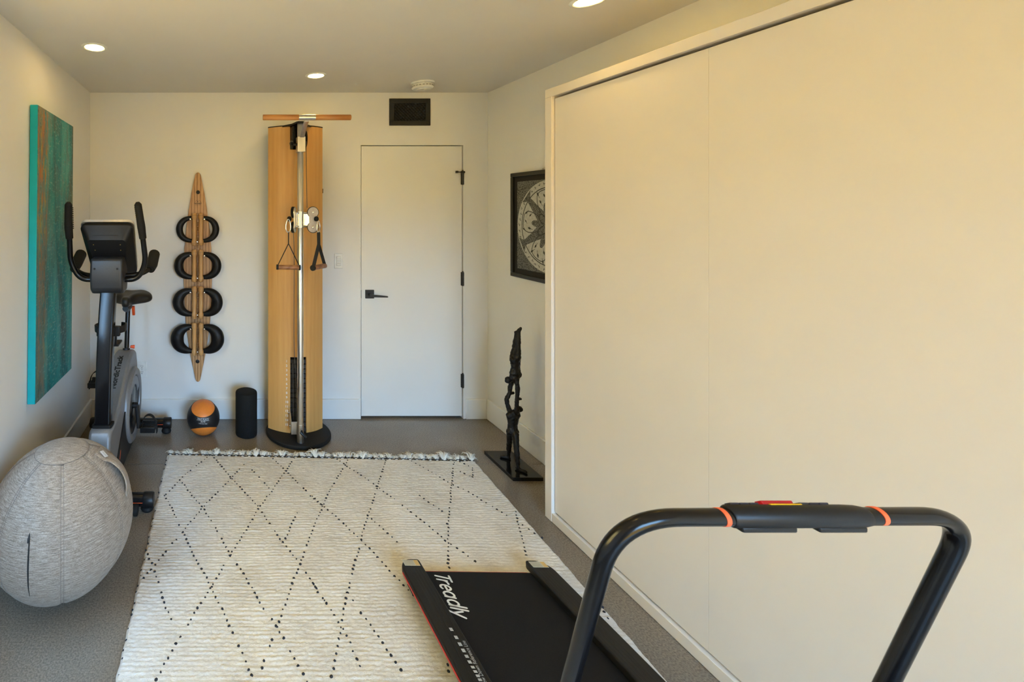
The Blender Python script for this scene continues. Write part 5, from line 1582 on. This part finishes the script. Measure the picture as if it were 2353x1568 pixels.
rim.build('console_face', simple('console_silver', (0.62, 0.60, 0.57), 0.35, 0.2), con, smooth=40)
vt_ = MB(); vt_.add([Cn(-0.078, CH - 0.020, 0.0445), Cn(0.078, CH - 0.020, 0.0445), Cn(0.070, CH - 0.042, 0.063), Cn(-0.070, CH - 0.042, 0.063)], [(0, 1, 2, 3)])
vt_.build('speaker_slot', SLOT, con, smooth=0)
sr = MB()
for (x, y) in ((-0.075, 0.085), (0.075, 0.085), (-0.072, 0.045), (0.072, 0.045)):
    q = Cn(x, y, 0.0782); sr.lathe([(0.003, 0), (0.002, 0.001), (0, 0.0012)], q, n=8, M=Matrix((ux, uy, uz)).transposed())
sr.build('brass_screws', simple('brass', (0.6, 0.40, 0.12), 0.3, 1.0), con)
# handlebars
for s in (1, -1):
    pth = fillet([(KX + s * 0.06, 2.575, 1.175), (KX + s * 0.165, 2.575, 1.175), (KX + s * 0.213, 2.555, 1.275), (KX + s * 0.205, 2.520, 1.395), (KX + s * 0.200, 2.490, 1.470)], [0.06, 0.05, 0.04], 8)
    hbar = MB().tube(pth, 0.0155, 16).build('handlebar', BLACK_GLOSS, bk)
    gp = fillet([(KX + s * 0.2035, 2.512, 1.415), (KX + s * 0.200, 2.485, 1.480), (KX + s * 0.188, 2.450, 1.600)], 0.04, 5)
    rad = [0.0205 + 0.0035 * math.sin(PI * k / (len(gp) - 1)) * 0.6 for k in range(len(gp))]
    MB().tube(gp + [gp[-1] + (gp[-1] - gp[-2]).normalized() * 0.014], rad + [0.010], 16).build('foam_grip', RUBBER, hbar)
    gr_ = MB()
    for k in range(12):
        t_ = 0.30 + 0.055 * k
        q = gp[0] * (1 - t_) + gp[-1] * t_
        gr_.obox(q + Vector((-s * 0.0185, 0.004, 0)), (0.006, 0.020, 0.006))
    gr_.build('grip_ribs', RUBBER, hbar, smooth=0)
    p2 = fillet([(KX + s * 0.06, 2.60, 1.19), (KX + s * 0.16, 2.615, 1.195), (KX + s * 0.225, 2.66, 1.225), (KX + s * 0.225, 2.75, 1.275)], [0.05, 0.05], 6)
    h2 = MB().tube(p2, 0.0150, 14).build('pulse_bar', BLACK_GLOSS, bk)
    MB().tube([(KX + s * 0.223, 2.655, 1.222), (KX + s * 0.226, 2.70, 1.248), (KX + s * 0.226, 2.79, 1.298), (KX + s * 0.226, 2.80, 1.303)], [0.026, 0.034, 0.034, 0.024], 14).build('pulse_grip', RUBBER, h2)
# lettering up the sloping top of the shroud
lt = MB()
a0_, a1_ = Vector((KX - 0.016, 2.625, 0.4665)), Vector((KX + 0.004, 2.86, 0.6125))
ld = (Vector((0, 2.86 - 2.72, 0.612 - 0.530))).normalized(); ln_ = Vector((0, -ld.z, ld.y))
s0 = Vector((KX - 0.004, 2.79, 0.571)) + ln_ * 0.0012
add_text(lt, 'NordicTrack', 0.047, lambda x, y: s0 + ld * x + Vector((-1, 0, 0)) * y * 1.0, bold=0.0018)
lt.build('lettering', PRINT_BLACK, bk, smooth=0, fix=False)
# seat post and saddle
MB().tube([(KX, 3.040, 0.58), (KX, 3.095, 0.905)], 0.0165, 16).build('seat_post', BLACK_GLOSS, bk)
MB().tube([(KX, 3.036, 0.618), (KX, 3.042, 0.640)], [0.026, 0.024], 16).build('post_collar', BLACK_PLASTIC, bk)
MB().prism([(3.115, 0.900), (3.14, 0.905), (3.155, 0.838), (3.140, 0.836)], KX + 0.020, KX + 0.038, 'X').build('seat_lever', ORANGE_PL, bk, bevel=0.003)
MB().tube([(KX + 0.020, 3.075, 0.640), (KX + 0.045, 3.085, 0.636)], [0.008, 0.013], 12).build('height_knob', ORANGE_PL, bk)
sv_, sf_ = [], []
NS, NC = 14, 20
for i in range(NS + 1):
    t_ = i / NS
    y_ = 2.985 + 0.265 * t_
    hw_ = 0.026 + 0.128 * (1 / (1 + math.exp(-(t_ - 0.52) * 11)))
    if i in (0, NS): hw_ *= 0.55 if i == 0 else 0.72
    if i == NS - 1: hw_ *= 0.95
    zc_ = 0.955 + 0.012 * t_ ** 2
    thk = 0.036 + 0.010 * t_
    if i == 0: thk *= 0.5
    if i == NS: thk *= 0.55
    for k in range(NC):
        a = 2 * PI * k / NC
        cx_, sy_ = math.cos(a), math.sin(a)
        x_ = hw_ * math.copysign(abs(cx_) ** 0.62, cx_)
        z_ = thk * math.copysign(abs(sy_) ** 0.75, sy_)
        if sy_ > 0: z_ -= 0.016 * math.exp(-(x_ / 0.022) ** 2) * min(1, t_ * 2.2)
        z_ -= 0.020 * (abs(x_) / 0.16) ** 2
        sv_.append((KX + x_, y_, zc_ + z_))
for i in range(NS):
    for k in range(NC):
        sf_.append((i * NC + k, i * NC + (k + 1) % NC, (i + 1) * NC + (k + 1) % NC, (i + 1) * NC + k))
sf_ += [tuple(range(NC)), tuple(NS * NC + k for k in range(NC))]
MB().add(sv_, sf_).build('saddle', simple('saddle_vinyl', (0.013, 0.012, 0.011), 0.4, var=0.15, scale=120, bump=0.2), bk, smooth=80, subsurf=1)
MB().tube([(KX, 3.0, 0.915), (KX, 3.05, 0.905), (KX, 3.12, 0.905), (KX, 3.17, 0.93)], [0.018, 0.026, 0.024, 0.018], 14).build('saddle_clamp', BLACK_PLASTIC, bk)

# ================================================================== TREADMILL
tm = thing('treadmill', (0, 0, 0), 'flat black folding treadmill on the rug with its handlebar raised', 'treadmill')
PITCH, YAW = R_(4.6), R_(1.0)
TW = Matrix.Translation((1.058, 1.918, RZ)) @ Matrix.Rotation(-YAW, 4, 'Z') @ Matrix.Rotation(-PITCH, 4, 'X')
TI = TW.inverted()
def DL(u, v, z):
    """camera ray through a photo point met with the deck plane at local height z"""
    o_ = TI @ Vector((0, 0, CAMZ)); d_ = TI.to_3x3() @ Vector(((u - U0) / FPX, 1, -(v - V0) / FPX))
    k = (z - o_.z) / d_.z
    return o_ + d_ * k
TL_, HWT, RW, RH, BHZ = 1.42, 0.3125, 0.090, 0.072, 0.046
# deck body and belt
MB().box((-HWT + 0.03, -TL_, 0.012), (HWT - 0.03, -0.035, BHZ - 0.006)).build('deck', BLACK_PLASTIC, tm, bevel=0.006)
bl = MB()
n_ = 10
prf = [(-TL_ + 0.10, BHZ - 0.002)] + [(-0.040 + 0.018 * math.sin(R_(a)), BHZ - 0.020 + 0.018 * math.cos(R_(a))) for a in range(0, 181, 15)] + [(-TL_ + 0.10, BHZ - 0.038)]
bl.prism(prf, -HWT + RW - 0.004, HWT - RW + 0.004, 'X').build('belt', BELT, tm, smooth=40)
MB().box((-HWT + RW, -0.026, BHZ - 0.030), (HWT - RW, -0.017, BHZ - 0.012)).build('rear_trim', RED_TRIM, tm, bevel=0.001)
# motor hood
MB().prism([(-TL_ - 0.02, 0.012), (-TL_ - 0.03, 0.05), (-TL_ + 0.02, 0.085), (-TL_ + 0.17, 0.092), (-TL_ + 0.22, 0.070), (-TL_ + 0.24, BHZ), (-TL_ + 0.24, 0.012)], -HWT + 0.004, HWT - 0.004, 'X').build('motor_hood', RAIL, tm, bevel=0.012, seg=3)
for s in (-1, 1):
    def X_(a): return s * a
    xo, xi = HWT, HWT - RW
    # plan outline with rounded rear outer corner
    out = [(xo - 0.055 + 0.055 * math.cos(R_(a)), -0.065 + 0.065 * math.sin(R_(a))) for a in range(0, 91, 10)]
    pl_ = [(X_(x), y) for x, y in out] + [(X_(xi + 0.004), 0.0), (X_(xi), -0.012), (X_(xi), -TL_ + 0.20), (X_(xo), -TL_ + 0.20)]
    if s < 0: pl_ = pl_[::-1]
    rl = MB().prism(pl_, RH - 0.030, RH, 'Z').build('side_rail', RAIL, tm, bevel=0.006, seg=3)
    x0, x1 = sorted((X_(xi + 0.004), X_(xo - 0.032)))
    MB().box((x0, -TL_ + 0.20, 0.004), (x1, -0.03, RH - 0.028)).build('rail_skirt', BLACK_PLASTIC, rl)
    gv = MB()
    for k in range(4):
        x_ = X_(xi + 0.018 + k * 0.013)
        gv.box((min(x_, x_ + 0.002), -TL_ + 0.26, RH - 0.0005), (max(x_, x_ + 0.002), -0.06, RH + 0.0004))
    gv.build('grip_ridges', BLACK_PLASTIC, rl, smooth=0)
    MB().box((min(X_(xo - 0.001), X_(xo + 0.0022)), -TL_ + 0.22, RH - 0.020), (max(X_(xo - 0.001), X_(xo + 0.0022)), -0.062, RH - 0.0135)).build('red_stripe', RED_TRIM, rl)
    # warning sticker on the end
    x0, x1 = sorted((X_(xi + 0.010), X_(xo - 0.016)))
    stq = MB().box((x0, -0.044, RH - 0.0002), (x1, -0.010, RH + 0.0006)).build('warning_sticker', STICKER, rl, smooth=0)
    MB().box((x1 - 0.018, -0.043, RH + 0.0005), (x1 - 0.001, -0.011, RH + 0.0008)).build('sticker_symbol', STICKER_OR, stq, smooth=0)
    lines = MB()
    for k in range(4):
        lines.box((x0 + 0.004, -0.040 + k * 0.0075, RH + 0.0005), (x1 - 0.022, -0.0385 + k * 0.0075, RH + 0.0008))
    lines.build('sticker_text_lines', simple('sticker_ink', (0.25, 0.24, 0.2), 0.6), stq, smooth=0)
    for yy in (-0.08, -TL_ + 0.15):
        MB().box((min(X_(xo - 0.07), X_(xo - 0.02)), yy - 0.03, -0.0 if yy > -0.5 else -0.07), (max(X_(xo - 0.07), X_(xo - 0.02)), yy + 0.03, 0.010)).build('rubber_foot', RUBBER, tm, bevel=0.003)
# the word on the belt: tops towards +x, read from the far end towards the camera
zb = BHZ - 0.0012
b0, b1 = DL(992, 1317, zb), DL(1040, 1417, zb)
unit = (b0 - b1).length / 6.15
dl = (b1 - b0).normalized(); ul_ = Vector((-dl.y, dl.x, 0));
if ul_.x < 0: ul_ = -ul_
b0 = b0 + ul_ * 0.009
LET = {'T': ([[(0.5, 0), (0.62, 1.5)], [(0.1, 1.5), (1.15, 1.5)]], 0.98), 'r': ([[(0, 0), (0, 1)], arcpts(0.50, 0.50, 0.5, 0.5, 178, 80, 8)], 0.70),
       'e': ([[(0.05, 0.50), (0.90, 0.56)], arcpts(0.48, 0.5, 0.44, 0.5, 5, 310, 16)], 1.0), 'a': ([arcpts(0.48, 0.5, 0.44, 0.5, 0, 360, 18), [(0.93, 1.0), (0.93, 0)]], 1.16),
       'd': ([arcpts(0.48, 0.5, 0.44, 0.5, 0, 360, 18), [(0.93, 1.6), (0.93, 0)]], 1.18), 'l': ([[(0, 1.6), (0, 0)]], 0.26), 'y': ([[(0.0, 1.0), (0.42, 0.12)], [(0.95, 1.0), (0.24, -0.42)]], 1.0)}
wd_ = MB(); pen = 0.0
for chh in 'Treadly':
    stx, adv = LET[chh]
    strokes(wd_, [[(pen + 0.86 * x + 0.16 * y, y) for x, y in s_] for s_ in stx], 0.23, lambda x, y: b0 + dl * (x * unit) + ul_ * (y * unit) + Vector((0, 0, 0.0006)))
    pen += adv
wd_.build('belt_lettering', PRINT_WHITE, tm, smooth=0, fix=False)
dsx = MB()
for (u, v) in ((1037, 1448), (1048.5, 1466.5), (1057, 1482), (1065, 1496.5), (1072.5, 1510), (1079.5, 1523), (1086.5, 1535), (1092.5, 1545), (1098, 1555), (1103, 1564)):
    q = DL(u, v, RH)
    hl_ = 0.0066 if v < 1500 else (0.0055 if v < 1530 else 0.0043)
    dsx.add([(q.x - 0.0055, q.y - hl_, RH + 0.0014), (q.x + 0.0055, q.y - hl_, RH + 0.0014), (q.x + 0.0055, q.y + hl_, RH + 0.0014), (q.x - 0.0055, q.y + hl_, RH + 0.0014)], [(0, 1, 2, 3)])
b1_ = DL(1064.5, 1474, RH); b2_ = DL(1119, 1578, RH)
md_ = (b1_ + b2_) / 2; dd_ = (b1_ - b2_).normalized(); uu_ = Vector((-dd_.y, dd_.x, 0))
if uu_.x > 0: uu_ = -uu_
tvw, tff = text_geo('Slow Down Reference Line', 0.02)
wdt = max(x for x, _ in tvw) - min(x for x, _ in tvw)
kk = (b1_ - b2_).length / wdt
dsx.add([md_ + dd_ * (x * kk) + uu_ * (y * kk * 1.25) + Vector((0, 0, 0.0014)) for x, y in tvw], tff)
dsx.build('reference_marks', PRINT_GREY, tm, smooth=0, fix=False)
# handlebar (points in room space, brought into the deck frame)
HY = 0.82
def HP(u, v, Y=HY): return P(u, v, Y)
cl_, cr_ = HP(1414, 1190), HP(2229, 1186)
dn = Vector((-0.097, 1.0, -4.18)); dn = dn / abs(dn.z)
basez = 0.16
bl_, br2 = cl_ + dn * (cl_.z - basez), cr_ + dn * (cr_.z - basez)
path = fillet([bl_, cl_, cr_, br2], [0.115, 0.085], 14)
hb = MB().tube([TI @ p for p in path], 0.0142, 24).build('handlebar', BLACK_GLOSS, tm, smooth=60)
for q in (bl_, br2):
    qq = TI @ q
    MB().box((qq.x - 0.022, qq.y - 0.04, 0.02), (qq.x + 0.022, qq.y + 0.04, qq.z + 0.03)).build('handlebar_bracket', RAIL, tm, bevel=0.008)
# console shell around the bar
bx0, bx1 = HP(1672, 1188).x, HP(1986, 1188).x
zc = HP(1830, 1188).z
def RX(z_): return [(x, y) for x, y in z_]
shell_prof = []
for k in range(28):
    a = 2 * PI * k / 28
    shell_prof.append((0.0172 * math.cos(a), 0.0172 * math.sin(a) + (0.002 if math.sin(a) > 0 else 0)))
sh_ = MB()
def xsec(x, sc_, dz=0.0):
    return [TI @ Vector((x, HY + c_ * sc_, zc + dz + s_ * sc_)) for c_, s_ in shell_prof]
secs = [(bx0, 0.86), (bx0 + 0.004, 1.0), (bx1 - 0.035, 1.0), (bx1 - 0.012, 0.95), (bx1, 0.84)]
sh_.v = [p for x, k_ in secs for p in xsec(x, k_)]
nn = 28
sh_.f = [(i * nn + k, i * nn + (k + 1) % nn, (i + 1) * nn + (k + 1) % nn, (i + 1) * nn + k) for i in range(len(secs) - 1) for k in range(nn)] + [tuple(range(nn)), tuple((len(secs) - 1) * nn + k for k in range(nn))]
hc = sh_.build('handlebar_console', BLACK_PLASTIC, tm, smooth=40)
def wbox(mb, a, b): 
    x0, y0, z0 = a; x1, y1, z1 = b
    pts = [Vector(p) for p in ((x0, y0, z0), (x1, y0, z0), (x1, y1, z0), (x0, y1, z0), (x0, y0, z1), (x1, y0, z1), (x1, y1, z1), (x0, y1, z1))]
    return mb.add([TI @ p for p in pts], [(3, 2, 1, 0), (4, 5, 6, 7), (0, 1, 5, 4), (1, 2, 6, 5), (2, 3, 7, 6), (3, 0, 4, 7)])
un = MB()
wbox(un, (bx0 + 0.012, HY - 0.014, zc - 0.0205), (HP(1812, 0).x, HY + 0.014, zc - 0.010)); wbox(un, (HP(1862, 0).x, HY - 0.014, zc - 0.0205), (bx1 - 0.012, HY + 0.014, zc - 0.010))
un.build('under_grips', BLACK_PLASTIC, hc, bevel=0.003)
KEY = simple('key_navy', (0.012, 0.012, 0.025), 0.4)
KT = R_(-40)                                        # the key face leans towards the walker, away from the camera
def kbox(x0, x1, y0, y1, h0, h1):
    """box on the shell: y across the leaning face, h above its surface"""
    ey_ = Vector((0, math.cos(KT), math.sin(KT))); en_ = Vector((0, -math.sin(KT), math.cos(KT)))
    cc = Vector((0, HY, zc))
    pts = [Vector((x, 0, 0)) + cc + ey_ * y + en_ * (0.0172 + h) for h in (h0, h1) for (x, y) in ((x0, y0), (x1, y0), (x1, y1), (x0, y1))]
    return MB().add([TI @ p for p in pts], [(3, 2, 1, 0), (4, 5, 6, 7), (0, 1, 5, 4), (1, 2, 6, 5), (2, 3, 7, 6), (3, 0, 4, 7)])
for (u0_, u1_) in ((1689, 1709), (1712, 1732), (1735, 1755), (1850, 1871), (1874, 1895), (1897, 1917)):
    kbox(HP(u0_, 0).x, HP(u1_, 0).x, -0.006, 0.006, -0.002, 0.0038).build('key', KEY, hc, bevel=0.0006)
kbox(HP(1778, 0).x, HP(1851, 0).x, -0.009, 0.008, -0.003, 0.0018).build('yellow_base', YELLOW, hc, bevel=0.0008)
kbox(HP(1766, 0).x, HP(1838, 0).x, -0.005, 0.009, 0.0, 0.0072).build('red_safety_key', RED, hc, bevel=0.001)
for u in (1657, 2014):
    x_ = HP(u, 0).x
    zz = HP(u, 1188).z
    MB().tube([TI @ Vector((x_ - 0.0042, HY, zc + (0.0016 if u > 1800 else -0.0005))), TI @ Vector((x_ + 0.0042, HY, zc + (0.0016 if u > 1800 else -0.0005)))], 0.0148, 24).build('orange_band', BAND_OR, hb)
tm.matrix_world = TW

for o in bpy.data.objects:
    if '_o' in o.keys():
        del o['_o']
